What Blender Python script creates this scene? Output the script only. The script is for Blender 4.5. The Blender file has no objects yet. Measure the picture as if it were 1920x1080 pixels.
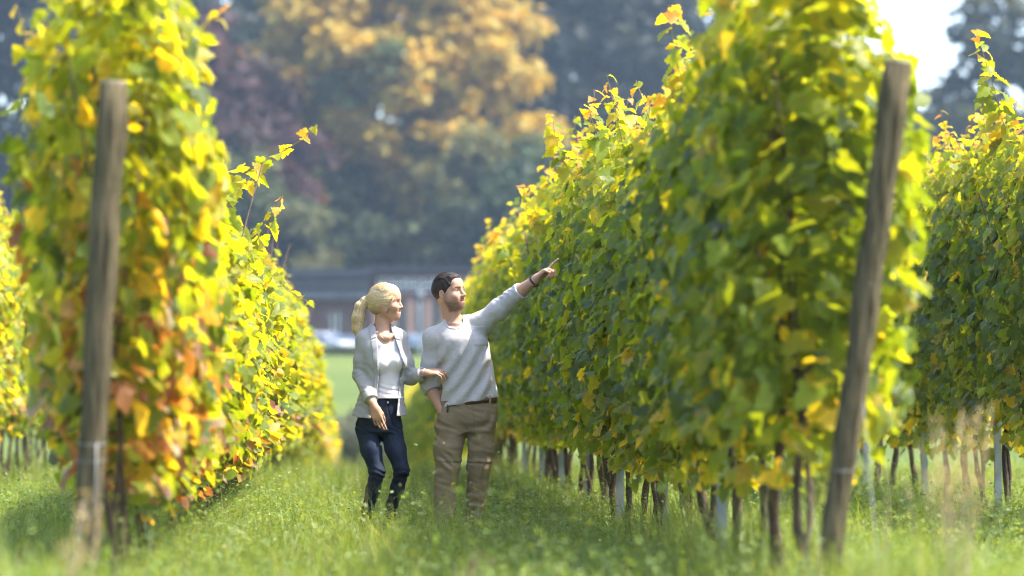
import bpy, math, random
import numpy as np
from mathutils import Vector, Matrix

scene = bpy.context.scene
R = math.radians

# ------------------------------------------------------------------ camera
cam_data = bpy.data.cameras.new("camera")
cam = bpy.data.objects.new("camera", cam_data)
scene.collection.objects.link(cam)
cam.location = (0.0, 0.0, 0.97)
cam_data.sensor_width = 36.0
cam_data.lens = 135.0
cam.rotation_euler = (R(90.0 + 1.647), 0.0, R(-2.394))
cam_data.clip_start = 0.5
cam_data.clip_end = 4000.0
cam_data.dof.use_dof = True
cam_data.dof.focus_distance = 25.6
cam_data.dof.aperture_fstop = 1.85
cam_data.dof.aperture_blades = 0
scene.camera = cam

# ------------------------------------------------------------------ sky and sun
SUN_EL, SUN_AZ = 57.0, 95.0            # azimuth from +Y towards +X
world = bpy.data.worlds.new("World")
scene.world = world
world.use_nodes = True
wn = world.node_tree
wn.nodes.clear()
sky_node = wn.nodes.new("ShaderNodeTexSky")
sky_node.sky_type = 'NISHITA'
sky_node.sun_disc = False
sky_node.sun_elevation = R(SUN_EL)
sky_node.sun_rotation = R(SUN_AZ)
sky_node.air_density = 0.8
sky_node.dust_density = 2.0
sky_node.ozone_density = 0.6
bg = wn.nodes.new("ShaderNodeBackground")
bg.inputs["Strength"].default_value = 0.15
wo = wn.nodes.new("ShaderNodeOutputWorld")
wn.links.new(sky_node.outputs[0], bg.inputs[0])
wn.links.new(bg.outputs[0], wo.inputs[0])

sun_data = bpy.data.lights.new("sun", 'SUN')
sun_data.energy = 2.75
sun_data.angle = R(0.6)
sun_data.color = (1.0, 0.93, 0.82)
sun = bpy.data.objects.new("sun", sun_data)
scene.collection.objects.link(sun)
sun_dir = Vector((math.sin(R(SUN_AZ)) * math.cos(R(SUN_EL)), math.cos(R(SUN_AZ)) * math.cos(R(SUN_EL)), math.sin(R(SUN_EL))))
sun.rotation_euler = sun_dir.to_track_quat('Z', 'Y').to_euler()
sun.location = sun_dir * 60

scene.view_settings.view_transform = 'Standard'
scene.view_settings.look = 'None'
scene.view_settings.exposure = 2.2
scene.view_settings.gamma = 1.0
scene.view_settings.use_curve_mapping = False
scene.render.engine = 'CYCLES'
cy = scene.cycles
cy.use_denoising = True
cy.filter_width = 1.15
cy.use_adaptive_sampling = True
cy.adaptive_threshold = 0.018
cy.adaptive_min_samples = 20
cy.max_bounces = 7
cy.diffuse_bounces = 4
cy.glossy_bounces = 2
cy.transmission_bounces = 6
cy.volume_bounces = 0
cy.transparent_max_bounces = 8
cy.caustics_reflective = False
cy.caustics_refractive = False
cy.sample_clamp_indirect = 6.0

# ------------------------------------------------------------------ helpers
COL = scene.collection
ORD = ("first second third fourth fifth sixth seventh eighth ninth tenth eleventh twelfth thirteenth fourteenth fifteenth sixteenth "
       "seventeenth eighteenth nineteenth twentieth").split()
ORD += ["twenty-" + o for o in ORD[:9]] + ["thirtieth"] + ["thirty-" + o for o in ORD[:9]] + ["fortieth"] + ["forty-" + o for o in ORD[:9]]


def link(o, parent=None):
    COL.objects.link(o)
    if parent is not None:
        o.parent = parent
    return o


def tag(o, label=None, cat=None, group=None, kind=None):
    if label: o["label"] = label
    if cat: o["category"] = cat
    if group: o["group"] = group
    if kind: o["kind"] = kind
    return o


def empty(name, loc=(0, 0, 0), rz=0.0):
    o = bpy.data.objects.new(name, None)
    o.empty_display_size = 0.1
    o.location = loc
    o.rotation_euler = (0, 0, rz)
    return link(o)


def mesh_np(name, verts, faces, cols=None, smooth=True):
    """verts (n,3); faces (m,3) or (m,4) or a list of such arrays; cols (n,3)"""
    me = bpy.data.meshes.new(name)
    verts = np.asarray(verts, np.float32)
    if not isinstance(faces, list):
        faces = [faces]
    faces = [np.asarray(f, np.int32) for f in faces if len(f)]
    me.vertices.add(len(verts))
    me.vertices.foreach_set("co", verts.ravel())
    nl = sum(f.size for f in faces)
    npoly = sum(len(f) for f in faces)
    me.loops.add(nl)
    me.loops.foreach_set("vertex_index", np.concatenate([f.ravel() for f in faces]))
    me.polygons.add(npoly)
    tot = np.concatenate([np.full(len(f), f.shape[1], np.int32) for f in faces])
    me.polygons.foreach_set("loop_start", np.concatenate([[0], np.cumsum(tot)[:-1]]).astype(np.int32))
    if cols is not None:
        at = me.color_attributes.new("col", 'FLOAT_COLOR', 'POINT')
        c4 = np.ones((len(verts), 4), np.float32)
        c4[:, :3] = cols
        at.data.foreach_set("color", c4.ravel())
    me.update(calc_edges=True)
    if smooth:
        me.polygons.foreach_set("use_smooth", np.ones(npoly, bool))
    return me


def obj(name, me, mat=None, parent=None, loc=None, rot=None):
    o = bpy.data.objects.new(name, me)
    if mat is not None and not me.materials:
        me.materials.append(mat)
    if loc is not None: o.location = loc
    if rot is not None: o.rotation_euler = rot
    return link(o, parent)


class MB:
    """collects boxes, tubes and polygons into one mesh"""
    def __init__(s): s.v, s.f = [], []

    def add(s, v, f):
        n = len(s.v); s.v += [tuple(p) for p in v]; s.f += [tuple(i + n for i in q) for q in f]; return s

    def box(s, c, d, rz=0.0):
        x, y, z = d[0] / 2, d[1] / 2, d[2] / 2
        co, si = math.cos(rz), math.sin(rz)
        v = []
        for a, b, e in ((-x, -y, -z), (x, -y, -z), (x, y, -z), (-x, y, -z), (-x, -y, z), (x, -y, z), (x, y, z), (-x, y, z)):
            v.append((c[0] + a * co - b * si, c[1] + a * si + b * co, c[2] + e))
        return s.add(v, [(3, 2, 1, 0), (4, 5, 6, 7), (0, 1, 5, 4), (1, 2, 6, 5), (2, 3, 7, 6), (3, 0, 4, 7)])

    def tube(s, pts, rad, n=8, cap=True):
        pts = [Vector(p) for p in pts]
        if not hasattr(rad, '__len__'): rad = [rad] * len(pts)
        rings = []
        up = Vector((0.31, 0.95, 0.1)).normalized()
        base = len(s.v)
        for i, p in enumerate(pts):
            t = (pts[min(i + 1, len(pts) - 1)] - pts[max(i - 1, 0)]).normalized()
            a = t.cross(up)
            if a.length < 1e-3: a = t.cross(Vector((1, 0, 0)))
            a.normalize(); b = t.cross(a)
            for k in range(n):
                w = 2 * math.pi * k / n
                s.v.append(tuple(p + (a * math.cos(w) + b * math.sin(w)) * rad[i]))
        for i in range(len(pts) - 1):
            for k in range(n):
                q = base + i * n
                s.f.append((q + k, q + (k + 1) % n, q + n + (k + 1) % n, q + n + k))
        if cap:
            s.f.append(tuple(base + k for k in range(n - 1, -1, -1)))
            q = base + (len(pts) - 1) * n
            s.f.append(tuple(q + k for k in range(n)))
        return s

    def mesh(s, name, smooth=False):
        me = bpy.data.meshes.new(name)
        me.from_pydata(s.v, [], s.f)
        me.update()
        if smooth: me.polygons.foreach_set("use_smooth", np.ones(len(me.polygons), bool))
        return me

    def build(s, name, mat, parent=None, smooth=False, bevel=0.0, loc=None, rot=None):
        o = obj(name, s.mesh(name, smooth), mat, parent, loc, rot)
        if bevel:
            m = o.modifiers.new("bevel", 'BEVEL'); m.width = bevel; m.segments = 2; m.limit_method = 'ANGLE'
        return o


# ------------------------------------------------------------------ materials
def new_mat(name):
    m = bpy.data.materials.new(name)
    m.use_nodes = True
    nt = m.node_tree
    nt.nodes.clear()
    out = nt.nodes.new("ShaderNodeOutputMaterial")
    return m, nt, out


def N(nt, typ, **kw):
    n = nt.nodes.new(typ)
    for k, v in kw.items(): setattr(n, k, v)
    return n


def mat_noise(name, c1, c2, scale=8.0, rough=0.7, stretch=(1, 1, 1), bump=0.0, bscale=None, metallic=0.0, spec=0.4, detail=5.0, c3=None, sheen=0.0):
    m, nt, out = new_mat(name)
    p = N(nt, "ShaderNodeBsdfPrincipled")
    tc = N(nt, "ShaderNodeTexCoord")
    mp = N(nt, "ShaderNodeMapping"); mp.inputs["Scale"].default_value = stretch
    no = N(nt, "ShaderNodeTexNoise"); no.inputs["Scale"].default_value = scale; no.inputs["Detail"].default_value = detail
    cr = N(nt, "ShaderNodeValToRGB")
    cr.color_ramp.elements[0].position = 0.32; cr.color_ramp.elements[1].position = 0.68
    cr.color_ramp.elements[0].color = (*c1, 1); cr.color_ramp.elements[1].color = (*c2, 1)
    if c3:
        e = cr.color_ramp.elements.new(0.5); e.color = (*c3, 1)
    nt.links.new(tc.outputs["Object"], mp.inputs[0]); nt.links.new(mp.outputs[0], no.inputs["Vector"])
    nt.links.new(no.outputs["Fac"], cr.inputs[0]); nt.links.new(cr.outputs[0], p.inputs["Base Color"])
    p.inputs["Roughness"].default_value = rough; p.inputs["Metallic"].default_value = metallic
    p.inputs["Specular IOR Level"].default_value = spec
    p.inputs["Sheen Weight"].default_value = sheen
    if bump:
        n2 = N(nt, "ShaderNodeTexNoise"); n2.inputs["Scale"].default_value = bscale or scale * 3; n2.inputs["Detail"].default_value = 4
        nt.links.new(mp.outputs[0], n2.inputs["Vector"])
        b = N(nt, "ShaderNodeBump"); b.inputs["Strength"].default_value = bump; b.inputs["Distance"].default_value = 0.01
        nt.links.new(n2.outputs["Fac"], b.inputs["Height"]); nt.links.new(b.outputs[0], p.inputs["Normal"])
    nt.links.new(p.outputs[0], out.inputs[0])
    return m


def mat_leaf(name, trans=0.45, tcol=(1.9, 1.55, 0.5), rough=0.42, spec=0.45, back=1.0):
    """colour = attribute 'col' x object colour; light passes through the blade"""
    m, nt, out = new_mat(name)
    at = N(nt, "ShaderNodeAttribute", attribute_name="col")
    oi = N(nt, "ShaderNodeObjectInfo")
    mx = N(nt, "ShaderNodeMix", data_type='RGBA', blend_type='MULTIPLY'); mx.inputs[0].default_value = 1.0
    nt.links.new(at.outputs["Color"], mx.inputs[6]); nt.links.new(oi.outputs["Color"], mx.inputs[7])
    geo = N(nt, "ShaderNodeNewGeometry")
    no = N(nt, "ShaderNodeTexNoise"); no.inputs["Scale"].default_value = 23.0; no.inputs["Detail"].default_value = 3
    nt.links.new(geo.outputs["Position"], no.inputs["Vector"])
    vr = N(nt, "ShaderNodeMapRange"); vr.inputs["To Min"].default_value = 0.72; vr.inputs["To Max"].default_value = 1.28
    nt.links.new(no.outputs["Fac"], vr.inputs["Value"])
    m2 = N(nt, "ShaderNodeVectorMath", operation='SCALE')
    nt.links.new(mx.outputs[2], m2.inputs[0]); nt.links.new(vr.outputs[0], m2.inputs["Scale"])
    p = N(nt, "ShaderNodeBsdfPrincipled")
    p.inputs["Roughness"].default_value = rough; p.inputs["Specular IOR Level"].default_value = spec
    # underside of a vine leaf is paler and greyer
    bf = N(nt, "ShaderNodeMix", data_type='RGBA', blend_type='MIX')
    pale = N(nt, "ShaderNodeVectorMath", operation='MULTIPLY_ADD')
    pale.inputs[1].default_value = (0.9 * back, 0.9 * back, 0.9 * back); pale.inputs[2].default_value = (0.035, 0.04, 0.03)
    nt.links.new(m2.outputs[0], pale.inputs[0])
    nt.links.new(geo.outputs["Backfacing"], bf.inputs[0]); nt.links.new(m2.outputs[0], bf.inputs[6]); nt.links.new(pale.outputs[0], bf.inputs[7])
    nt.links.new(bf.outputs[2], p.inputs["Base Color"])
    tr = N(nt, "ShaderNodeBsdfTranslucent")
    tm = N(nt, "ShaderNodeVectorMath", operation='MULTIPLY'); tm.inputs[1].default_value = tcol
    nt.links.new(m2.outputs[0], tm.inputs[0]); nt.links.new(tm.outputs[0], tr.inputs["Color"])
    ms = N(nt, "ShaderNodeMixShader"); ms.inputs[0].default_value = trans
    nt.links.new(p.outputs[0], ms.inputs[1]); nt.links.new(tr.outputs[0], ms.inputs[2])
    nt.links.new(ms.outputs[0], out.inputs[0])
    return m


M = {}
M['leaf'] = mat_leaf("vine_leaf", trans=0.58, tcol=(2.4, 1.9, 0.34), rough=0.45, spec=0.32)
M['treeleaf'] = mat_leaf("tree_leaf", trans=0.35, tcol=(1.6, 1.35, 0.6), rough=0.6, spec=0.25)
M['grass'] = mat_leaf("grass_blade", trans=0.42, tcol=(1.7, 1.5, 0.5), rough=0.5, spec=0.35)
M['bark'] = mat_noise("vine_bark", (0.035, 0.022, 0.014), (0.13, 0.085, 0.055), 14, 0.9, (6, 6, 1), 0.9, 30)
M['cane'] = mat_noise("green_cane", (0.16, 0.14, 0.035), (0.28, 0.2, 0.06), 10, 0.6)
M['treebark'] = mat_noise("tree_bark", (0.03, 0.025, 0.02), (0.08, 0.065, 0.05), 2, 0.9, (3, 3, 1), 0.5)
M['postwood'] = mat_noise("weathered_post_wood", (0.035, 0.027, 0.018), (0.17, 0.125, 0.075), 6, 0.95, (9, 9, 0.8), 1.0, 22, c3=(0.095, 0.08, 0.045), spec=0.1)
M['endgrain'] = mat_noise("post_end_grain", (0.22, 0.17, 0.11), (0.38, 0.31, 0.22), 30, 0.85)
M['lamppole'] = mat_noise("grey_lamp_paint", (0.14, 0.17, 0.20), (0.20, 0.23, 0.26), 3, 0.6)
M['steel'] = mat_noise("galvanised_steel", (0.20, 0.23, 0.26), (0.32, 0.35, 0.38), 12, 0.55, (1, 1, 0.3), 0.1, metallic=0.35)
M['wire'] = mat_noise("dull_wire", (0.22, 0.22, 0.21), (0.34, 0.34, 0.33), 20, 0.6, metallic=0.5)

# ------------------------------------------------------------------ terrain
def sst(a, b, x):
    t = np.clip((np.asarray(x, float) - a) / (b - a), 0, 1)
    return t * t * (3 - 2 * t)


def gz(x, y):
    x = np.asarray(x, float); y = np.asarray(y, float)
    z = -1.75 * sst(40, 118, y) + 5.2 * sst(140, 226, y) + 3.0 * sst(300, 420, y)
    z = z + 0.03 * np.sin(x * 1.3 + 0.6 * np.sin(y * 0.7)) * np.sin(y * 0.45 + x * 0.2) * sst(8, 16, y)
    return z


def G(x, y): return float(gz(x, y))


def make_ground():
    ys = np.concatenate([np.linspace(-60, 8, 18), np.linspace(9, 60, 140), np.linspace(61, 240, 160), np.linspace(245, 460, 40), np.linspace(500, 2600, 22)])
    xs = np.concatenate([-np.geomspace(1500, 16, 22), np.linspace(-15, 15, 90), np.geomspace(16, 1500, 22)])
    X, Y = np.meshgrid(xs, ys)
    Z = gz(X, Y)
    v = np.stack([X, Y, Z], -1).reshape(-1, 3)
    nx = len(xs)
    i = np.arange((len(ys) - 1) * nx).reshape(len(ys) - 1, nx)[:, :-1].ravel()
    f = np.stack([i, i + 1, i + 1 + nx, i + nx], 1)
    m, nt, out = new_mat("meadow_ground")
    geo = N(nt, "ShaderNodeNewGeometry")
    n1 = N(nt, "ShaderNodeTexNoise"); n1.inputs["Scale"].default_value = 0.9; n1.inputs["Detail"].default_value = 8; n1.inputs["Roughness"].default_value = 0.65
    n2 = N(nt, "ShaderNodeTexNoise"); n2.inputs["Scale"].default_value = 0.06; n2.inputs["Detail"].default_value = 4
    nt.links.new(geo.outputs["Position"], n1.inputs["Vector"]); nt.links.new(geo.outputs["Position"], n2.inputs["Vector"])
    r1 = N(nt, "ShaderNodeValToRGB")
    r1.color_ramp.elements[0].position = 0.3; r1.color_ramp.elements[0].color = (0.045, 0.07, 0.018, 1)
    r1.color_ramp.elements[1].position = 0.7; r1.color_ramp.elements[1].color = (0.16, 0.20, 0.05, 1)
    r2 = N(nt, "ShaderNodeValToRGB")
    r2.color_ramp.elements[0].position = 0.35; r2.color_ramp.elements[0].color = (0.055, 0.090, 0.018, 1)
    r2.color_ramp.elements[1].position = 0.65; r2.color_ramp.elements[1].color = (0.10, 0.130, 0.028, 1)
    nt.links.new(n1.outputs["Fac"], r1.inputs[0]); nt.links.new(n2.outputs["Fac"], r2.inputs[0])
    # mown lawn beyond the vineyard, rough meadow inside it
    sx = N(nt, "ShaderNodeSeparateXYZ"); nt.links.new(geo.outputs["Position"], sx.inputs[0])
    mr = N(nt, "ShaderNodeMapRange"); mr.inputs["From Min"].default_value = 138; mr.inputs["From Max"].default_value = 150
    nt.links.new(sx.outputs["Y"], mr.inputs["Value"])
    mx = N(nt, "ShaderNodeMix", data_type='RGBA')
    nt.links.new(mr.outputs[0], mx.inputs[0]); nt.links.new(r1.outputs[0], mx.inputs[6]); nt.links.new(r2.outputs[0], mx.inputs[7])
    p = N(nt, "ShaderNodeBsdfPrincipled"); p.inputs["Roughness"].default_value = 0.95; p.inputs["Specular IOR Level"].default_value = 0.1
    nt.links.new(mx.outputs[2], p.inputs["Base Color"])
    b = N(nt, "ShaderNodeBump"); b.inputs["Strength"].default_value = 0.6; b.inputs["Distance"].default_value = 0.05
    nt.links.new(n1.outputs["Fac"], b.inputs["Height"]); nt.links.new(b.outputs[0], p.inputs["Normal"])
    nt.links.new(p.outputs[0], out.inputs[0])
    tag(obj("ground", mesh_np("ground", v, f), m), kind="structure")


def strip(name, y0, y1, dz, mat, x0=-80, x1=80, nx=60, ny=16):
    xs = np.linspace(x0, x1, nx); ys = np.linspace(y0, y1, ny)
    X, Y = np.meshgrid(xs, ys)
    v = np.stack([X, Y, gz(X, Y) + dz], -1).reshape(-1, 3)
    i = np.arange((ny - 1) * nx).reshape(ny - 1, nx)[:, :-1].ravel()
    return tag(obj(name, mesh_np(name, v, np.stack([i, i + 1, i + 1 + nx, i + nx], 1)), mat), kind="structure")


make_ground()
strip("dirt_track", 127, 136, 0.03, mat_noise("dry_track_soil", (0.30, 0.24, 0.13), (0.42, 0.36, 0.2), 0.8, 0.95))
strip("car_park", 227.5, 251, 0.04, mat_noise("asphalt", (0.045, 0.045, 0.048), (0.075, 0.075, 0.078), 2.0, 0.9))

# ------------------------------------------------------------------ vine leaves
HALF_HI = [(0.03, 0.0), (0.10, -0.13), (0.22, -0.19), (0.33, -0.13), (0.37, -0.02), (0.50, 0.02), (0.57, 0.14), (0.49, 0.24), (0.50, 0.36),
           (0.33, 0.40), (0.38, 0.54), (0.30, 0.66), (0.18, 0.70), (0.14, 0.84)]
HALF_LO = [(0.04, -0.02), (0.22, -0.18), (0.38, -0.03), (0.56, 0.14), (0.48, 0.36), (0.33, 0.41), (0.30, 0.66)]


def leaf_template(half, tip=(0.0, 0.98)):
    pts = list(half) + [tip] + [(-x, y) for x, y in reversed(half)]
    v = np.array([(0.0, 0.22)] + pts, float)
    n = len(pts)
    f = np.array([(0, 1 + i, 1 + (i + 1) % n) for i in range(n)])
    return v, f


LT_HI = leaf_template(HALF_HI)
LT_LO = leaf_template(HALF_LO)


def norm(a): return a / np.maximum(np.linalg.norm(a, axis=-1, keepdims=True), 1e-9)


def frames(nrm, tip):
    z = norm(nrm); y = norm(tip - (tip * z).sum(-1, keepdims=True) * z); x = np.cross(y, z)
    return np.stack([x, y, z], -1)


def leaves_mesh(name, tmpl, pos, Rm, size, col, rng, mat):
    v2, f = tmpl
    n, k = len(pos), len(v2)
    x = v2[None, :, 0] * np.ones((n, 1)); y = v2[None, :, 1] * np.ones((n, 1))
    fold = rng.uniform(-0.25, 0.6, (n, 1)); droop = rng.uniform(-0.2, 0.7, (n, 1)); tw = rng.uniform(-0.5, 0.5, (n, 1))
    z = fold * np.abs(x) * 0.8 - droop * (y - 0.1) ** 2 + tw * x * y + rng.normal(0, 0.035, (n, k))
    L = np.stack([x, y, z], -1) * size[:, None, None]
    V = np.einsum('nij,nkj->nki', Rm, L) + pos[:, None, :]
    F = (f[None] + (np.arange(n) * k)[:, None, None]).reshape(-1, 3)
    C = np.repeat(col[:, None, :], k, 1).copy()
    C[:, 0, :] *= 0.88
    C *= rng.uniform(0.9, 1.1, (n, k, 1))
    me = mesh_np(name, V.reshape(-1, 3), F, C.reshape(-1, 3), True)
    me.materials.append(mat)
    return me


GREEN = np.array([(0.115, 0.175, 0.016), (0.145, 0.205, 0.018), (0.175, 0.235, 0.02), (0.085, 0.135, 0.022)])
LIME = np.array([(0.20, 0.255, 0.024), (0.26, 0.30, 0.026), (0.16, 0.225, 0.026), (0.32, 0.33, 0.03)])
YEL = np.array([(0.42, 0.36, 0.03), (0.48, 0.36, 0.035), (0.38, 0.30, 0.03)])
RED = np.array([(0.27, 0.13, 0.075), (0.34, 0.20, 0.10), (0.22, 0.09, 0.06), (0.42, 0.30, 0.20), (0.38, 0.26, 0.07), (0.24, 0.14, 0.08), (0.46, 0.35, 0.26), (0.33, 0.15, 0.06)])  # reddish leaves; the palest tints put specular highlights into the colour


def leaf_colours(kind, z, rng, sun_side=None):
    n = len(z)
    pick = lambda P: P[rng.integers(0, len(P), n)]
    u = rng.random(n)
    c = pick(GREEN)
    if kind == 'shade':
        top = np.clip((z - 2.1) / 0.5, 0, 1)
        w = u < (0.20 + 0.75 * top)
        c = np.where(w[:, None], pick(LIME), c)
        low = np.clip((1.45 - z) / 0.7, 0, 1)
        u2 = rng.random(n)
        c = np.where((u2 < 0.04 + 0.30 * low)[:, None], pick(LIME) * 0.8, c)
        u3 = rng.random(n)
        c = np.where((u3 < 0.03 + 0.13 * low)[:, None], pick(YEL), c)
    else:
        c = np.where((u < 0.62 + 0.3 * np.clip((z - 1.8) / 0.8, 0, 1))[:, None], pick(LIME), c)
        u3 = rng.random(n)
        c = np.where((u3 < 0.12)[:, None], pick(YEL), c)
        low = np.clip((1.95 - z) / 1.1, 0, 1)
        u4 = rng.random(n)
        c = np.where((u4 < (0.40 if kind == 'red' else 0.13) * low)[:, None], pick(RED), c)
    return c * rng.uniform(0.8, 1.2, (n, 1))


def half_width(z):
    return np.interp(z, [0.45, 0.65, 1.0, 1.6, 2.2, 2.6, 2.95], [0.14, 0.26, 0.36, 0.40, 0.38, 0.28, 0.12])


def canopy_points(n, rng, length, zlo=0.55, zhi=2.85, shell=0.55, bumps=None):
    """positions and outward normals in a hedge-like vine canopy, row along Y"""
    z = zlo + (zhi - zlo) * rng.random(n) ** 0.92
    y = rng.uniform(-length / 2 - 0.08, length / 2 + 0.08, n)
    side = np.where(rng.random(n) < 0.5, -1.0, 1.0)
    depth = 1.0 - np.abs(rng.normal(0, shell, n)).clip(0, 1.0)
    bump = 1.0
    for (by, bz, br, ba) in bumps:
        bump = bump + ba * np.exp(-(((y - by) ** 2 + (z - bz) ** 2) / br ** 2))
    x = side * half_width(z) * depth * bump
    nx = side * np.clip(np.abs(x) / 0.2, 0.15, 1.0)
    up = 0.35 + 0.8 * np.clip((z - 2.2) / 0.6, 0, 1)
    nr = np.stack([nx * 0.8, rng.normal(0, 0.55, n), up + 0.15 + rng.normal(0, 0.45, n)], -1)
    tip = np.stack([0.5 * side + rng.normal(0, 0.5, n), rng.normal(0, 0.8, n), -0.55 + rng.normal(0, 0.5, n)], -1)
    return np.stack([x, y, z], -1), nr, tip


def foliage_mesh(seed, kind, n=1650, length=1.08):
    rng = np.random.default_rng(seed)
    bumps = [(rng.uniform(-0.5, 0.5), rng.uniform(0.7, 2.7), rng.uniform(0.15, 0.35), rng.uniform(-0.35, 0.35)) for _ in range(9)]
    pos, nr, tip = canopy_points(n, rng, length, bumps=bumps)
    # ragged lower edge
    keep = (pos[:, 2] > 0.86 + 0.16 * np.sin(pos[:, 1] * 5 + seed) + 0.1 * np.sin(pos[:, 1] * 13 + seed)) | (rng.random(n) < 0.10)
    pos, nr, tip = pos[keep], nr[keep], tip[keep]
    # hummocky crest
    crest = 2.62 + 0.16 * np.sin(pos[:, 1] * 4.2 + seed * 1.7) + 0.1 * np.sin(pos[:, 1] * 9 + seed)
    keep = (pos[:, 2] < crest) | (rng.random(len(pos)) < 0.25)
    pos, nr, tip = pos[keep], nr[keep], tip[keep]
    size = rng.uniform(0.07, 0.128, len(pos)) * np.where(pos[:, 2] > 2.45, 0.8, 1.0)
    col = leaf_colours(kind, pos[:, 2], rng)
    return leaves_mesh("foliage", LT_LO, pos, frames(nr, tip), size, col, rng, M['leaf'])


def single_leaf_meshes():
    out = []
    for s in range(5):
        rng = np.random.default_rng(900 + s)
        me = leaves_mesh("leaf", LT_HI, np.zeros((1, 3)), np.eye(3)[None], np.ones(1), np.ones((1, 3)), rng, M['leaf'])
        out.append(me)
    return out


LEAF = single_leaf_meshes()


def add_leaf(parent, p, Rm, size, col, rng):
    o = bpy.data.objects.new("leaf", LEAF[int(rng.integers(len(LEAF)))])
    o.color = (*[float(c) for c in col], 1.0)
    m = Matrix(((Rm * size).tolist())).to_4x4()
    m.translation = Vector([float(q) for q in p])
    COL.objects.link(o)
    o.parent = parent
    o.matrix_basis = m
    return o


def cane_points(p0, p1, sag, n=9):
    p0, p1 = np.array(p0, float), np.array(p1, float)
    t = np.linspace(0, 1, n)[:, None]
    mid = (p0 + p1) / 2 + np.array(sag)
    return (1 - t) ** 2 * p0 + 2 * t * (1 - t) * mid + t ** 2 * p1


def shoot_mesh(path, r0=0.005, r1=0.0018):
    n = len(path)
    mb = MB().tube(path, list(np.linspace(r0, r1, n)), 5)
    return mb.mesh("shoot", True)


def shoot_leaves(path, rng, spacing=0.042, s0=0.125, s1=0.055, hue=None):
    """leaf positions along a cane, shrinking to its tip"""
    seg = np.linalg.norm(np.diff(path, axis=0), axis=1); L = seg.sum(); cum = np.concatenate([[0], np.cumsum(seg)])
    k = max(3, int(L / spacing))
    out = []
    for i in range(k):
        t = (i + 0.6) / k
        d = t * L
        p = np.array([np.interp(d, cum, path[:, a]) for a in range(3)])
        ang = i * 2.6 + rng.normal(0, 0.5)
        off = np.array([math.cos(ang), math.sin(ang), 0.15 + rng.normal(0, 0.25)])
        size = (s0 + (s1 - s0) * t ** 1.2) * rng.uniform(0.8, 1.2)
        nr = off * 0.5 + np.array([0, 0, 0.7]) + rng.normal(0, 0.3, 3)
        tip = off * 0.9 + np.array([0, 0, -0.35]) + rng.normal(0, 0.25, 3)
        out.append((p + off * size * 0.35, frames(nr[None], tip[None])[0], size, t))
    return out


def add_shoot(parent, path, rng, kind='shade', single=True, **kw):
    me = shoot_mesh([Vector(p) for p in path.tolist()], 0.0048)
    o = obj("shoot", me, M['cane'], parent)
    for (p, Rm, size, t) in shoot_leaves(path, rng, **kw):
        base = LIME[rng.integers(len(LIME))] if rng.random() > t * 0.55 else YEL[rng.integers(len(YEL))]
        if t > 0.85 and rng.random() < 0.5: base = np.array((0.50, 0.27, 0.06))
        add_leaf(o, p, Rm, size, base * rng.uniform(0.85, 1.2), rng)
    return o


def far_shoots_mesh(seed, kind):
    """upright young shoots on the crest, too small to pick leaf from leaf"""
    rng = np.random.default_rng(seed)
    P, Rr, S, Cc = [], [], [], []
    for _ in range(8):
        y = rng.uniform(-0.5, 0.5)
        p0 = (rng.normal(0, 0.1), y, 2.5); h = rng.uniform(0.25, 0.75) * rng.uniform(0.6, 1)
        path = cane_points(p0, (p0[0] + rng.normal(0, 0.15), y + rng.normal(0, 0.14), 2.6 + h), (0, 0, 0.05))
        for (p, Rm, size, t) in shoot_leaves(path, rng):
            P.append(p); Rr.append(Rm); S.append(size); Cc.append((LIME if rng.random() > t * 0.5 else YEL)[rng.integers(3)] * rng.uniform(0.85, 1.2))
    return leaves_mesh("shoot_foliage", LT_LO, np.array(P), np.array(Rr), np.array(S), np.array(Cc), rng, M['leaf'])


# ------------------------------------------------------------------ trunks
def trunk_mesh(seed):
    rng = np.random.default_rng(seed)
    mb = MB()
    double = seed % 3 == 0
    for sgn in ((-1, 1) if double else (1,)):
        lean = rng.uniform(0.03, 0.10) * sgn if double else rng.normal(0, 0.05)
        pts, rad = [], []
        r = rng.uniform(0.016, 0.023) * (0.85 if double else 1.1)
        ph = rng.uniform(0, 6)
        for i in range(12):
            t = i / 11
            pts.append((0.02 * math.sin(t * 7 + ph) + (0.015 * sgn if double else 0) + rng.normal(0, 0.004), lean * (t ** 0.8) * 1.4 + 0.025 * math.sin(t * 5 + ph * 2), -0.06 + 0.98 * t))
            rad.append(r * (1.35 - 0.5 * t + 0.18 * math.sin(t * 23 + ph)))
        mb.tube(pts, rad, 8)
        e = pts[-1]
        for s2 in (-1, 1):
            mb.tube([e, (e[0] + rng.normal(0, 0.03), e[1] + s2 * 0.14, e[2] + 0.10), (e[0] + rng.normal(0, 0.05), e[1] + s2 * 0.36, e[2] + 0.14 + rng.normal(0, 0.03))], [r * 0.75, r * 0.6, r * 0.4], 6)
    # old canes rising through the leaf wall
    for _ in range(4):
        y0 = rng.uniform(-0.4, 0.4)
        mb.tube([(rng.normal(0, 0.04), y0, 0.95), (rng.normal(0, 0.1), y0 + rng.normal(0, 0.08), 1.6), (rng.normal(0, 0.1), y0 + rng.normal(0, 0.12), 2.45)], [0.008, 0.006, 0.004], 5)
    return mb.mesh("trunk", True)


TRUNKS = [trunk_mesh(s) for s in range(7)]
for t in TRUNKS: t.materials.append(M['bark'])
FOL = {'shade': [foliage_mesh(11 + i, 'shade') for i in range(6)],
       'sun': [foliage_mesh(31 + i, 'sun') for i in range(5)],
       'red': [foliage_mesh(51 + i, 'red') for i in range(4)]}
FARSH = [far_shoots_mesh(71 + i, 'sun') for i in range(5)]

ROWS = {'R1': 1.95, 'L1': -1.05, 'R2': 4.90, 'L2': -3.95}


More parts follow.
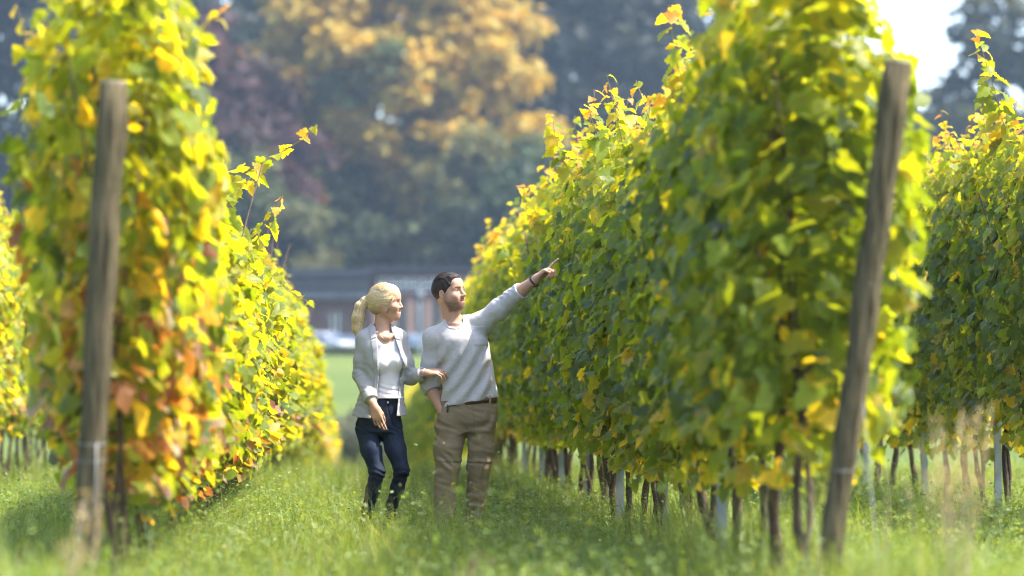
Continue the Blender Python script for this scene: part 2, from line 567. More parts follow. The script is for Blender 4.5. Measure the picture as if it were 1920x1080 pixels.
def vine(x, y, kind, i, rng, label, group, detail, face, tall=1.0, wide=1.0):
    """detail 2: shoots and single leaves as parts; 1: trunk + foliage + crest; 0: foliage + crest far away"""
    z = G(x, y)
    e = empty("grapevine", (x + rng.normal(0, 0.03), y, z), 0.0)
    tag(e, label, "grapevine", group)
    flip = math.pi if rng.random() < 0.5 else 0.0
    fol = obj("foliage", FOL[kind][int(rng.integers(len(FOL[kind])))], None, e, rot=(0, 0, flip))
    fol.scale = (wide, 1, tall * rng.uniform(0.95, 1.06))
    tag(fol, kind="stuff")
    if detail >= 1:
        tr = obj("trunk", TRUNKS[i % len(TRUNKS)], None, e, rot=(rng.normal(0, 0.06), rng.normal(0, 0.06), rng.choice([0, math.pi])))
    if detail <= 1:
        s = obj("shoot_foliage", FARSH[int(rng.integers(len(FARSH)))], None, e, rot=(0, 0, flip))
        s.scale = (1, 1, tall)
        tag(s, kind="stuff")
        return e
    for _ in range(8):
        yy = rng.uniform(-0.5, 0.5); h = rng.uniform(0.15, 0.85) * rng.uniform(0.5, 1.0) * (0.55 if tall < 0.9 else 1.0)
        p0 = (rng.normal(-0.02, 0.1), yy, 2.45 * tall)
        add_shoot(e, cane_points(p0, (p0[0] + rng.normal(0, 0.14), yy + rng.normal(0, 0.15), 2.55 * tall + h), (0, 0, 0.06)), rng, spacing=0.042, s0=0.13, s1=0.06)
    # outermost leaves on the side towards the aisle
    n = 72
    z_ = rng.uniform(0.85, 2.75, n); yy = rng.uniform(-0.54, 0.54, n)
    xx = face * half_width(z_) * rng.uniform(0.95, 1.12, n) * wide
    nr = np.stack([face * np.ones(n) * 0.8, rng.normal(-0.15, 0.5, n), 0.5 + rng.normal(0, 0.4, n)], -1)
    tip = np.stack([face * 0.5 + rng.normal(0, 0.4, n), rng.normal(0, 0.8, n), -0.55 + rng.normal(0, 0.4, n)], -1)
    col = leaf_colours(kind, z_, rng); Rm = frames(nr, tip); sz = rng.uniform(0.08, 0.122, n)
    for k in range(n):
        add_leaf(e, (xx[k], yy[k], z_[k] * tall), Rm[k], sz[k], col[k], rng)
    return e


rng0 = np.random.default_rng(5)
SP = 1.06
VINES = {}
for i in range(102):
    y = 16.25 + SP * i
    near = y < 36
    lab = f"{ORD[i]} grapevine from the leaning wooden end post in the shaded row beside the man" if i < 30 else "distant grapevine in the far stretch of the shaded row behind the man"
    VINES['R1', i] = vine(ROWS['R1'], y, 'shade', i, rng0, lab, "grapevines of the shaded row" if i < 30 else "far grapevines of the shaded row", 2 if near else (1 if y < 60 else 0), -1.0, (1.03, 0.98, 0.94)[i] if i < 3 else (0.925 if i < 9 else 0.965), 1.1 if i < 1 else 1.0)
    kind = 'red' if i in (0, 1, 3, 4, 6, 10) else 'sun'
    lab = f"{ORD[i]} grapevine from the mossy upright end post in the sunlit yellow row" if i < 30 else "distant grapevine in the far stretch of the sunlit yellow row"
    VINES['L1', i] = vine(ROWS['L1'] + (0.03 if i < 2 else 0.0), y, kind, i + 3, rng0, lab, "grapevines of the sunlit row" if i < 30 else "far grapevines of the sunlit row", 2 if near else (1 if y < 60 else 0), 1.0, (1.04, 0.93, 0.82)[i] if i < 3 else 0.76 + 0.03 * math.sin(i * 1.7), float(np.interp(y, [17.5, 19, 30, 45], [0.90, 0.96, 1.12, 1.32])))
for i in range(44):
    y = 23.0 + SP * i
    lab = f"{ORD[i]} grapevine, counted from the near end, in the green row behind the leaning post" if i < 30 else "distant grapevine in the green row behind the leaning post"
    VINES['R2', i] = vine(ROWS['R2'], y, 'shade', i + 1, rng0, lab, "grapevines of the green row behind", 2 if y < 34.5 else 1, -1.0)
for i in range(16):
    y = 36.0 + SP * i
    VINES['L2', i] = vine(ROWS['L2'], y, 'sun', i + 2, rng0, "grapevine of the row glimpsed beyond the mossy end post" if True else "", "grapevines of the row beyond the mossy post", 1, 1.0)

# long shoots that stand out against the trees
def long_shoot(key, pts, seed, **kw):
    e = VINES[key]
    path = np.array(pts, float) - np.array(e.location)
    t = np.linspace(0, 1, len(path)); tt = np.linspace(0, 1, 14)
    sm = np.stack([np.interp(tt, t, path[:, a]) for a in range(3)], -1)
    for _ in range(2): sm[1:-1] = (sm[:-2] + 2 * sm[1:-1] + sm[2:]) / 4
    return add_shoot(e, sm, np.random.default_rng(seed), **kw)


s_ = 281.0
def at(px, py, D): return ((px - 659) / 7200 * D, D, 0.97 - (py - 747) / 7200 * D)

long_shoot(('L1', 8), [at(385, 360, 25.2), at(440, 335, 25.0), at(500, 300, 24.9), at(548, 275, 24.9), at(580, 250, 24.9), at(594, 232, 24.9)], 1, spacing=0.06, s0=0.17, s1=0.06)
long_shoot(('L1', 8), [at(395, 345, 25.3), at(408, 300, 25.2), at(393, 265, 25.2), at(378, 235, 25.2)], 2, spacing=0.055, s0=0.12, s1=0.06)
long_shoot(('L1', 9), [at(470, 470, 26.3), at(500, 420, 26.1), at(518, 390, 26.1), at(530, 368, 26.1)], 3, spacing=0.04, s0=0.13, s1=0.06)
long_shoot(('L1', 12), [at(505, 530, 29.5), at(520, 505, 29.3), at(535, 545, 29.3), at(590, 572, 29.2)], 4, spacing=0.05, s0=0.10)
long_shoot(('L1', 1), [at(80, 240, 17.2), at(62, 130, 17.0), at(50, 70, 17.0), at(30, 10, 17.0)], 5, spacing=0.06, s0=0.11)
long_shoot(('R1', 13), [at(1030, 420, 31), at(1005, 400, 30.8), at(990, 375, 30.8), at(980, 345, 30.8)], 6, spacing=0.032, s0=0.15, s1=0.065)
long_shoot(('R1', 11), [at(1075, 330, 28), at(1050, 290, 27.9), at(1040, 250, 27.9), at(1036, 212, 27.9)], 7, spacing=0.032, s0=0.15, s1=0.065)
long_shoot(('R1', 9), [at(1130, 280, 26), at(1118, 245, 25.9), at(1108, 215, 25.9), at(1105, 192, 25.9)], 8, spacing=0.032, s0=0.15, s1=0.065)
long_shoot(('R1', 8), [at(1190, 230, 24.6), at(1165, 215, 24.5), at(1155, 190, 24.5), at(1150, 180, 24.5)], 9, spacing=0.032, s0=0.15, s1=0.065)
long_shoot(('R1', 5), [at(1300, 190, 21.6), at(1270, 120, 21.4), at(1262, 60, 21.4), at(1256, 5, 21.3)], 10, spacing=0.04, s0=0.16, s1=0.07)
long_shoot(('R2', 5), [at(1915, 300, 27.8), at(1890, 230, 27.6), at(1868, 150, 27.5), at(1850, 90, 27.5), at(1838, 48, 27.5)], 11, spacing=0.03, s0=0.18, s1=0.07)
long_shoot(('R2', 7), [at(1790, 380, 29.9), at(1770, 340, 29.9), at(1765, 300, 29.9)], 12, spacing=0.04, s0=0.14, s1=0.06)
long_shoot(('R1', 16), [at(960, 500, 33.5), at(945, 470, 33.4), at(936, 430, 33.4)], 13, spacing=0.035, s0=0.15, s1=0.07)

# ------------------------------------------------------------------ posts
def round_post(name, base, top, r, label, cat="post"):
    e = empty(name, base)
    b = Vector(top) - Vector(base)
    rng = random.Random(len(label))
    mb = MB(); pts = []; rad = []
    for i in range(15):
        t = i / 14
        pts.append(b * t + Vector((rng.uniform(-.007, .007), rng.uniform(-.007, .007), 0)) - (Vector((0, 0, 0.1)) if i == 0 else Vector()))
        rad.append(r * (1.0 + rng.uniform(-.06, .06)) * (0.90 if i == 14 else 1) * (0.88 + 0.22 * t))
    mb.tube(pts, rad, 28)
    # weather checks: some facets sink into long splits
    nn = 28
    for kk in (3, 9, 14, 20, 25):
        a0, a1 = rng.randint(0, 5), rng.randint(8, 14)
        for ii in range(a0, a1 + 1):
            q = Vector(mb.v[ii * nn + kk]); mb.v[ii * nn + kk] = tuple(pts[ii] + (q - pts[ii]) * rng.uniform(0.80, 0.9))
    mb.build("shaft", M['postwood'], e, True)
    cap = MB().tube([b * 0.999, b * 1.004], [r * 0.9, r * 0.86], 20).build("end_grain", M['endgrain'], e)
    return tag(e, label, cat), b


pr, br = round_post("end_post", (1.885, 15.5, -0.02), (2.215, 15.45, 2.33), 0.054, "leaning round wooden end post at the head of the shaded row")
pl, bl = round_post("end_post", (-1.085, 15.5, -0.02), (-0.955, 15.45, 2.235), 0.057, "mossy upright wooden end post before the reddish leaves")
for t in (0.33, 0.36):
    c = bl * t
    MB().tube([c + Vector((math.cos(a) * 0.0585, math.sin(a) * 0.0585, 0.008 * math.sin(a * 1.0))) for a in np.linspace(0, 6.3, 22)], 0.0018, 5).build("wire_wrap", M['wire'], pl, True)
MB().tube([bl * 0.36 + Vector((0.02, -0.058, 0)), bl * 0.27 + Vector((0.03, -0.064, 0)), bl * 0.2 + Vector((0.0, -0.06, 0))], 0.003, 6).build("wire_tail", M['wire'], pl, True)
for t in (0.3, 0.62):
    c = br * t
    MB().tube([c + Vector((math.cos(a) * 0.0555, math.sin(a) * 0.0555, 0.008 * math.sin(a))) for a in np.linspace(0, 6.3, 22)], 0.0014, 5).build("wire_wrap", M['wire'], pr, True)


def anchor(base, top, label):
    e = empty("anchor_wire", base)
    d = Vector(top) - Vector(base)
    MB().tube([Vector((0, 0, -0.05)), d * 0.5, d], 0.0016, 6).build("cable", M['wire'], e, True)
    MB().tube([d * 0.12 + Vector((0.0, 0, -0.06)), d * 0.12 + Vector((0, 0, 0.0)), d * 0.16 + Vector((0, 0, 0.05))], [0.006, 0.011, 0.006], 8).build("turnbuckle", M['wire'], e, True)
    return tag(e, label, "wire")


anchor((-1.12, 14.9, 0.0), (-1.07, 15.4, 0.55), "bright steel anchor wire running up to the mossy end post")
anchor((2.05, 14.7, 0.0), (2.06, 15.4, 0.95), "thin steel anchor wire running up to the leaning end post")

stake_me = None
def stake_mesh():
    mb = MB()
    w, d, t, h = 0.052, 0.032, 0.006, 2.45
    mb.box((0, 0, h / 2 - 0.1), (w, t, h)); mb.box((-w / 2 + t / 2, d / 2 + t / 2 - 0.002, h / 2 - 0.1), (t, d, h)); mb.box((w / 2 - t / 2, d / 2 + t / 2 - 0.002, h / 2 - 0.1), (t, d, h))
    for k in range(8):
        mb.box((w / 2 + 0.004, 0.01, 0.5 + k * 0.24), (0.01, 0.012, 0.02))
    return mb.mesh("stake_profile")


stake_me = stake_mesh(); stake_me.materials.append(M['steel'])
def stake(x, y, label, group, rz=0.0):
    o = bpy.data.objects.new("steel_stake", stake_me)
    o.location = (x, y, G(x, y)); o.rotation_euler = (random.Random(y).uniform(-.02, .02), random.Random(y + 1).uniform(-.03, .03), rz)
    link(o); tag(o, label, "stake", group)


for k, y in enumerate((19.9, 23.7, 27.4, 31.2, 35.0, 38.8, 42.6)):
    stake(1.92, y, f"{ORD[k]} grey steel stake from the leaning end post among the shaded row's trunks", "steel stakes of the shaded row")
for k, y in enumerate((24.9, 28.7, 32.4, 36.2, 40.0)):
    stake(4.86, y, f"{ORD[k]} grey steel stake, from the near end, in the green row behind", "steel stakes of the green row")
for k, y in enumerate((19.9, 23.7, 27.4)):
    stake(-1.05, y, f"{ORD[k]} grey steel stake under the sunlit yellow row, from its end post", "steel stakes of the sunlit row")

# ------------------------------------------------------------------ grass and weeds
def blades(n, xy, h, w, lean, rng, cols):
    """n bent blades: 2 quads-worth (5 verts, 3 tris) each"""
    x, y = xy[:, 0], xy[:, 1]
    z = gz(x, y)
    a = rng.uniform(0, 2 * np.pi, n); b = rng.uniform(0, 2 * np.pi, n)
    dx, dy = np.cos(a), np.sin(a); wx, wy = np.cos(b), np.sin(b)
    base = np.stack([x, y, z - 0.01], -1)
    wv = np.stack([wx, wy, 0 * wx], -1) * w[:, None] * 0.5
    mid = base + np.stack([dx * lean * 0.35 * h, dy * lean * 0.35 * h, 0.58 * h], -1)
    tip = base + np.stack([dx * lean * h, dy * lean * h, h * (1 - 0.25 * lean)], -1)
    V = np.stack([base - wv, base + wv, mid - wv * 0.8, mid + wv * 0.8, tip], 1)
    f = np.array([(0, 1, 3), (0, 3, 2), (2, 3, 4)])
    F = (f[None] + (np.arange(n) * 5)[:, None, None]).reshape(-1, 3)
    C = np.repeat(cols[:, None, :], 5, 1).copy()
    C[:, 4] *= 1.15
    return V.reshape(-1, 3), F, C.reshape(-1, 3)


def scatter_xy(n, y0, y1, rng, margin=1.0, power=1.0):
    """random ground points in the wedge of land the lens (and a step to its side) looks over"""
    y = y0 + (y1 - y0) * rng.random(n) ** power
    half = 0.146 * y + margin
    x = 0.0418 * y + rng.uniform(-1, 1, n) * half
    return np.stack([x, y], -1)


G1 = np.array([(0.175, 0.24, 0.035), (0.14, 0.21, 0.03), (0.20, 0.26, 0.05), (0.23, 0.275, 0.075), (0.11, 0.17, 0.03)])
DRY = np.array([(0.36, 0.31, 0.16), (0.30, 0.27, 0.12), (0.40, 0.34, 0.20)])


def patchy(xy, sc, seed):
    x, y = xy[:, 0] * sc, xy[:, 1] * sc
    return 0.5 + 0.25 * np.sin(x * 1.7 + seed + 1.3 * np.sin(y * 1.1 + seed)) + 0.25 * np.sin(y * 1.9 - seed + 1.7 * np.sin(x * 0.9 + 2 * seed))


def make_grass():
    rng = np.random.default_rng(77)
    V, F, C, off = [], [], [], 0

    def push(v, f, c):
        nonlocal off
        V.append(v); F.append(f + off); C.append(c); off += len(v)

    # short sward in the aisles
    for n, y0, y1, hm in ((120000, 12.5, 24, 0.15), (150000, 20, 34, 0.13), (60000, 34, 62, 0.14)):
        xy = scatter_xy(n, y0, y1, rng)
        p = patchy(xy, 1.6, 1.0)
        h = rng.gamma(5, hm / 5, n) * (0.35 + 1.25 * p)
        rowd = np.min(np.abs(xy[:, :1] - np.array([[1.95, -1.05, 4.9, -3.95]])), 1)
        h *= (1 + 0.7 * np.exp(-(rowd / 0.4) ** 2)) * (0.72 if y0 == 20 else 1.0)
        c = G1[rng.integers(0, len(G1), n)] * rng.uniform(0.65, 1.2, (n, 1)) * (0.55 + 0.7 * p[:, None])
        dry = rng.random(n) < 0.06
        c[dry] = DRY[rng.integers(0, 3, dry.sum())]
        push(*blades(n, xy, h, rng.uniform(0.004, 0.008, n) * (1 + (y0 > 30) * 0.8), rng.uniform(0.1, 0.9, n), rng, c))
    # tall grass at the head of the rows, before the end posts and along the edge of the lens' view
    n = 52000
    xy = scatter_xy(n, 9.5, 17.5, rng)
    p = patchy(xy, 1.1, 3.0)
    lim = 0.13 + 0.17 * p + 0.28 * np.clip((-0.4 - xy[:, 0]) / 0.8, 0, 1) + 0.14 * np.clip((xy[:, 0] - 1.7) / 0.6, 0, 1)
    h = lim * rng.uniform(0.45, 1.0, n) * np.interp(xy[:, 1], [9.5, 12, 17.5], [0.9, 1.0, 0.75])
    c = G1[rng.integers(0, len(G1), n)] * rng.uniform(0.9, 1.5, (n, 1))
    dry = rng.random(n) < 0.10
    c[dry] = DRY[rng.integers(0, 3, dry.sum())]
    push(*blades(n, xy, h, rng.uniform(0.005, 0.010, n), rng.uniform(0.1, 0.8, n), rng, c))
    o = obj("grass", mesh_np("grass", np.concatenate(V), np.concatenate(F), np.concatenate(C)), M['grass'])
    tag(o, "short green grass covering the vineyard aisle", "grass", kind="stuff")


def make_weeds():
    """leafy weeds, clover and seeding sprigs between the grass"""
    rng = np.random.default_rng(78)
    sets = []
    for n, y0, y1, hm in ((9000, 12.0, 20, 0.22), (24000, 19, 34, 0.145), (5000, 34, 55, 0.18)):
        sets.append((scatter_xy(n, y0, y1, rng), hm))
    rows = []
    for X in (1.95, -1.0, 4.9):
        n = 2600
        rows.append((np.stack([X + rng.normal(0, 0.28, n), rng.uniform(15.5, 42, n)], -1), 0.18))
    n = 420
    rows.append((scatter_xy(n, 18, 33, rng, 0.2), 0.34))
    VV, FF, CC, off = [], [], [], 0
    lf = np.array([(0, 0, 0), (0.32, 0.45, 0.06), (0, 1.0, -0.05), (-0.32, 0.45, 0.06)])
    for xy, hm in sets + rows:
        p = patchy(xy, 2.1, 5.0)
        keep = rng.random(len(xy)) < 0.15 + 0.95 * p
        xy = xy[keep]; n = len(xy); p = p[keep]
        z = gz(xy[:, 0], xy[:, 1])
        h = hm * rng.gamma(6, 1 / 6, n) * (0.6 + 0.8 * p)
        base_c = np.array([(0.10, 0.165, 0.03), (0.13, 0.21, 0.04), (0.18, 0.25, 0.055), (0.21, 0.26, 0.08)])[rng.integers(0, 4, n)] * rng.uniform(0.8, 1.25, (n, 1))
        k = 10
        az = rng.uniform(0, 2 * np.pi, (n, k)); t = rng.uniform(0.25, 1.0, (n, k)); t[:, 0] = 1.0
        sp = rng.uniform(0.02, 0.07, (n, k)) * (0.5 + h[:, None] / 0.15)
        pos = np.stack([xy[:, :1] + np.cos(az) * sp, xy[:, 1:] + np.sin(az) * sp, z[:, None] + h[:, None] * t], -1).reshape(-1, 3)
        d = np.stack([np.cos(az), np.sin(az), rng.uniform(-0.3, 0.9, (n, k))], -1).reshape(-1, 3)
        nr = np.stack([rng.normal(0, 0.5, n * k), rng.normal(0, 0.5, n * k), np.ones(n * k)], -1)
        Rm = frames(nr, d)
        s = rng.uniform(0.012, 0.034, n * k)
        v = np.einsum('nij,kj->nki', Rm, lf) * s[:, None, None] + pos[:, None]
        f = np.array([(0, 1, 2), (0, 2, 3)])
        F = (f[None] + (np.arange(n * k) * 4)[:, None, None]).reshape(-1, 3) + off
        c = np.repeat(np.repeat(base_c, k, 0)[:, None], 4, 1) * rng.uniform(0.85, 1.2, (n * k, 1, 1))
        VV.append(v.reshape(-1, 3)); FF.append(F); CC.append(c.reshape(-1, 3)); off += len(VV[-1])
        # stems
        sv, sf, sc = blades(n, xy, h, np.full(n, 0.004), rng.uniform(0, 0.25, n), rng, base_c * 0.8)
        VV.append(sv); FF.append(sf + off); CC.append(sc); off += len(sv)
    o = obj("weeds", mesh_np("weeds", np.concatenate(VV), np.concatenate(FF), np.concatenate(CC)), M['grass'])
    tag(o, "low leafy weeds growing through the vineyard grass", "weeds", kind="stuff")


make_grass()
make_weeds()


def seed_grass(x, y, h, n, seed, label, spread=0.12):
    """a tall dry tuft with feathery seed heads"""
    rng = np.random.default_rng(seed)
    e = empty("dry_grass_tuft", (x, y, G(x, y)))
    st = MB()
    P, Rr, S, Cc = [], [], [], []
    for _ in range(n):
        a = rng.uniform(0, 6.28); l = rng.uniform(0.0, spread); hh = h * rng.uniform(0.7, 1.05)
        path = cane_points((rng.normal(0, .03), rng.normal(0, .03), 0), (math.cos(a) * l, math.sin(a) * l, hh), (0, 0, 0.05), 6)
        st.tube([Vector(p) for p in path.tolist()], [0.0022, 0.002, 0.0018, 0.0015, 0.0012, 0.001], 4)
        for q in range(26):
            t = rng.uniform(0.62, 1.0)
            p = np.array([np.interp(t * 5, np.arange(6), path[:, c]) for c in range(3)]) + rng.normal(0, 0.012, 3)
            P.append(p); d = np.array([rng.normal(0, .5), rng.normal(0, .5), 1.0])
            Rr.append(frames(rng.normal(0, 1, (1, 3)), d[None])[0]); S.append(rng.uniform(0.012, 0.026)); Cc.append(np.array((0.42, 0.32, 0.20)) * rng.uniform(0.8, 1.2))
    st.build("stalks", mat_dry, e, True)
    k = obj("seed_heads", leaves_mesh("seed_heads", (np.array([(0, 0), (0.16, 0.4), (0, 1), (-0.16, 0.4)]), np.array([(0, 1, 2), (0, 2, 3)])), np.array(P), np.array(Rr), np.array(S), np.array(Cc), rng, M['grass']), None, e)
    tag(k, kind="stuff")
    tag(e, label, "grass tuft")


mat_dry = mat_noise("dry_stalk", (0.30, 0.24, 0.13), (0.42, 0.35, 0.2), 12, 0.8)
seed_grass(2.22, 14.1, 0.92, 24, 1, "tall tan tuft of seeding grass standing past the leaning end post", 0.2)
seed_grass(0.52, 16.2, 0.30, 12, 2, "low pale tuft of seeding grass in the aisle before the man", 0.12)
seed_grass(-0.95, 13.2, 0.62, 10, 3, "green-tan seeding tuft beside the foot of the mossy post", 0.15)

# ------------------------------------------------------------------ background trees
def tree_parts(seed, H, W, trunk_h, n_clusters, leaves_per, leaf, colour, flat=1.0, cluster_r=1.5, droop=0.0, gap=0.0):
    """returns trunk mesh and crown mesh; crown = many leaf sprays gathered round the limb ends"""
    rng = np.random.default_rng(seed)
    mb = MB()
    r0 = H * 0.018
    top = H * 0.78
    tp = [(0.15 * math.sin(i * 1.3 + seed) * i * 0.25, 0.15 * math.cos(i * 1.7 + seed) * i * 0.25, -0.5 + (top + 0.5) * i / 8) for i in range(9)]
    mb.tube(tp, [r0 * (1.5 - 1.3 * (i / 8) ** 0.7) for i in range(9)], 10)
    cen = []
    for c in range(n_clusters):
        for _ in range(30):
            q = rng.uniform(-1, 1, 3)
            r = np.linalg.norm(q)
            if r < 1 and r > 0.35: break
        zc = trunk_h + (H - trunk_h) * (0.5 + 0.5 * q[2]) * 0.97
        wid = W * 0.5 * (1 - 0.25 * max(q[2], 0)) * flat
        cen.append((q[0] * wid, q[1] * wid, zc))
    cen = np.array(cen)
    for c in cen[:: max(1, n_clusters // 26)]:
        z0 = max(trunk_h * 0.75, min(top * 0.96, c[2] - 0.55 * math.hypot(c[0], c[1]) - 1.0))
        k = np.interp(z0, [p[2] for p in tp], range(9)); b = np.array([np.interp(k, range(9), [p[a] for p in tp]) for a in range(3)])
        path = cane_points(b, c, (0, 0, rng.uniform(-0.5, 0.8)), 6)
        mb.tube([Vector(p) for p in path.tolist()], list(np.linspace(r0 * 0.42, r0 * 0.08, 6)), 6)
    n = n_clusters * leaves_per
    ci = np.repeat(np.arange(n_clusters), leaves_per)
    rad = rng.uniform(0.65, 1.35, n_clusters)[ci] * cluster_r
    g = norm(rng.normal(0, 1, (n, 3))) * (rng.random(n) ** 0.45)[:, None]
    pos = cen[ci] + g * rad[:, None] * np.array([1.25, 1.25, 0.75])
    pos[:, 2] -= droop * (g[:, 0] ** 2 + g[:, 1] ** 2) * rad
    nr = g * 0.6 + np.array([0, 0, 0.7]) + rng.normal(0, 0.5, (n, 3))
    tip = rng.normal(0, 1, (n, 3)) + np.array([0, 0, -0.4])
    size = leaf * rng.uniform(0.6, 1.4, n) * 1.15
    col = colour(pos, ci, n_clusters, rng, H, W)
    spray = (np.array([(0, 0), (0.35, 0.25), (0.22, 0.75), (0, 1.0), (-0.28, 0.7), (-0.36, 0.2)], float), np.array([(0, 1, 2), (0, 2, 3), (0, 3, 4), (0, 4, 5)]))
    crown = leaves_mesh("crown", spray, pos, frames(nr, tip), size, col, rng, M['treeleaf'])
    tr = mb.mesh("trunk", True); tr.materials.append(M['treebark'])
    return tr, crown


def col_mix(cols, weights):
    cols = np.array(cols)
    def f(pos, ci, k, rng, H, W):
        pc = rng.choice(len(cols), k, p=weights)
        return 0.72 * cols[pc][ci] * rng.uniform(0.7, 1.3, (len(pos), 1))
    return f


def col_golden(pos, ci, k, rng, H, W):
    """a tree turning: gold on its upper and outer sprays, still green inside and low"""
    t = np.clip((pos[:, 2] / H - 0.30) / 0.2, 0, 1) * 0.9 + 0.30 * np.clip((pos[:, 0] / (W * 0.5) - 0.1), 0, 1)
    cl = rng.random(k)[ci]
    gold = np.array([(0.46, 0.34, 0.04), (0.50, 0.36, 0.045), (0.40, 0.32, 0.05), (0.48, 0.30, 0.035)])[rng.integers(0, 4, len(pos))]
    green = np.array([(0.11, 0.16, 0.05), (0.16, 0.20, 0.05), (0.22, 0.22, 0.06)])[rng.integers(0, 3, len(pos))]
    w = (cl * 1.0 < t)
    return np.where(w[:, None], gold * 0.78, green * 0.62) * rng.uniform(0.75, 1.25, (len(pos), 1))


def tree(name, parts, x, y, label, sc=1.0, rz=0.0, tint=(1, 1, 1), group="trees behind the car park"):
    e = empty(name, (x, y, G(x, y)), rz)
    e.scale = (sc, sc, sc)
    t = obj("trunk", parts[0], None, e)
    c = obj("crown", parts[1], None, e); c.color = (*tint, 1); tag(c, kind="stuff")
    return tag(e, label, "tree", group)


golden = tree_parts(1, 34, 25.5, 6.0, 170, 190, 0.75, col_golden, cluster_r=2.0)
dark = tree_parts(2, 36, 19, 5.0, 100, 150, 0.8, col_mix([(0.016, 0.028, 0.018), (0.024, 0.038, 0.02), (0.034, 0.05, 0.024)], [.5, .3, .2]), cluster_r=2.1)  # leaf tones lowered to put the backlit side's shade into the colour
beech = tree_parts(3, 30, 18, 4.0, 90, 150, 0.75, col_mix([(0.075, 0.034, 0.040), (0.10, 0.042, 0.048), (0.055, 0.040, 0.035)], [.5, .25, .25]), cluster_r=2.0)
green = tree_parts(4, 17, 14, 2.5, 70, 170, 0.55, col_mix([(0.07, 0.10, 0.035), (0.11, 0.14, 0.04), (0.17, 0.17, 0.045)], [.4, .35, .25]), cluster_r=1.7)
wispy = tree_parts(5, 30, 15, 6.0, 70, 110, 0.65, col_mix([(0.06, 0.075, 0.035), (0.10, 0.11, 0.045), (0.045, 0.065, 0.035)], [.4, .3, .3]), cluster_r=1.6)


def bx(px, D): return (px - 659) / 7200 * D

tree("golden_tree", golden, bx(718, 292), 292, "huge golden-orange tree with green lower boughs behind the brick building", 1.0, 0.0)
tree("copper_beech", beech, bx(380, 278), 278, "dark purple-leaved tree beside the golden tree", 0.88, 0.4)
tree("dark_tree", dark, bx(60, 320), 320, "dark bluish tree behind the sunlit row's crest, by the picture's edge", 1.02, 2.0, (0.9, 0.85, 1.1))
tree("dark_tree", dark, bx(230, 345), 345, "dark tree between the purple-leaved tree and the far edge", 1.1, 3.3)
tree("dark_tree", dark, bx(455, 338), 338, "dark tree filling the gap between the purple and golden crowns", 1.12, 2.6)
tree("dark_tree", dark, bx(1010, 330), 330, "tall dark green tree just past the golden crown", 1.18, 0.9)
tree("dark_tree", dark, bx(1230, 345), 345, "broad dark green tree above the shaded row's crest", 1.05, 4.2)
tree("dark_tree", dark, bx(1120, 372), 372, "dark tree in the gap between the two dark green trees", 1.25, 5.0)
tree("dark_tree", dark, bx(1440, 350), 350, "dark tree whose top shows low behind the shaded row's highest vines", 0.86, 1.2)
tree("leafy_tree", wispy, bx(1790, 335), 335, "thin-crowned grey-green tree by the pale sky above the green row", 0.84, 2.5)
tree("leafy_tree", wispy, bx(1925, 320), 320, "tall sparse tree at the edge behind the long yellow shoot", 1.12, 0.3, (1.1, 1.05, 1.0))
tree("dark_tree", dark, bx(1725, 352), 352, "dark tree just past the leaning post's top, under the pale sky", 0.70, 3.0)
tree("dark_tree", dark, bx(1850, 362), 362, "dark tree behind the long yellow shoot", 0.70, 0.6, (0.9, 0.95, 1.05))
tree("leafy_tree", green, bx(930, 276), 276, "smaller yellow-green tree under the golden crown by the pointing hand", 1.0, 1.0)
tree("leafy_tree", green, bx(545, 283), 283, "smaller green tree behind the building's flat roof", 0.95, 2.2, (0.8, 0.9, 1.0))
tree("leafy_tree", green, bx(1060, 268), 268, "green tree low behind the pointing arm's vines", 0.9, 4.0, (0.6, 0.75, 0.9))
tree("leafy_tree", green, bx(440, 270), 270, "green tree low behind the sunlit row", 0.9, 5.2, (0.7, 0.75, 0.9))

# a wood further back that closes the view under the crowns
def far_wood():
    rng = np.random.default_rng(9)
    n = 26000
    x = rng.uniform(-75, 130, n); y = rng.uniform(395, 430, n)
    h = 15 + 4 * np.sin(x * 0.13) + 3 * np.sin(x * 0.31 + 1)
    z = gz(x, y) + h * rng.random(n) ** 0.7
    pos = np.stack([x, y, z], -1)
    col = np.array([(0.018, 0.028, 0.018), (0.026, 0.038, 0.02), (0.04, 0.045, 0.022)])[rng.integers(0, 3, n)] * rng.uniform(0.7, 1.3, (n, 1))
    spray = (np.array([(0, 0), (0.4, 0.4), (0, 1.0), (-0.4, 0.4)], float), np.array([(0, 1, 2), (0, 2, 3)]))
    me = leaves_mesh("woodland", spray, pos, frames(rng.normal(0, 1, (n, 3)) + np.array([0, -0.6, 0.3]), rng.normal(0, 1, (n, 3))), rng.uniform(1.2, 2.6, n), col, rng, M['treeleaf'])
    tag(obj("woodland", me), "dark hazy wood closing the view behind the trees", "woodland", kind="stuff")


far_wood()

# shrubs in the dip between vineyard and lawn
def shrub_mesh(seed, w, h, cols, n=5200, leaf=0.16):
    rng = np.random.default_rng(seed)
    cl = 16
    cen = np.stack([rng.uniform(-.4, .4, cl) * w, rng.uniform(-.4, .4, cl) * w, rng.uniform(0.25, 0.75, cl) * h], -1)
    ci = rng.integers(0, cl, n)
    g = norm(rng.normal(0, 1, (n, 3))) * (rng.random(n) ** 0.4)[:, None]
    pos = cen[ci] + g * np.array([w * 0.2, w * 0.2, h * 0.26])
    pos[:, 2] = np.maximum(pos[:, 2], 0.02)
    spray = (np.array([(0, 0), (0.35, 0.4), (0, 1.0), (-0.35, 0.4)], float), np.array([(0, 1, 2), (0, 2, 3)]))
    return leaves_mesh("foliage", spray, pos, frames(g + rng.normal(0, .5, (n, 3)), rng.normal(0, 1, (n, 3))), leaf * rng.uniform(0.6, 1.4, n), np.array(cols)[rng.integers(0, len(cols), n)] * rng.uniform(0.75, 1.25, (n, 1)), rng, M['treeleaf'])


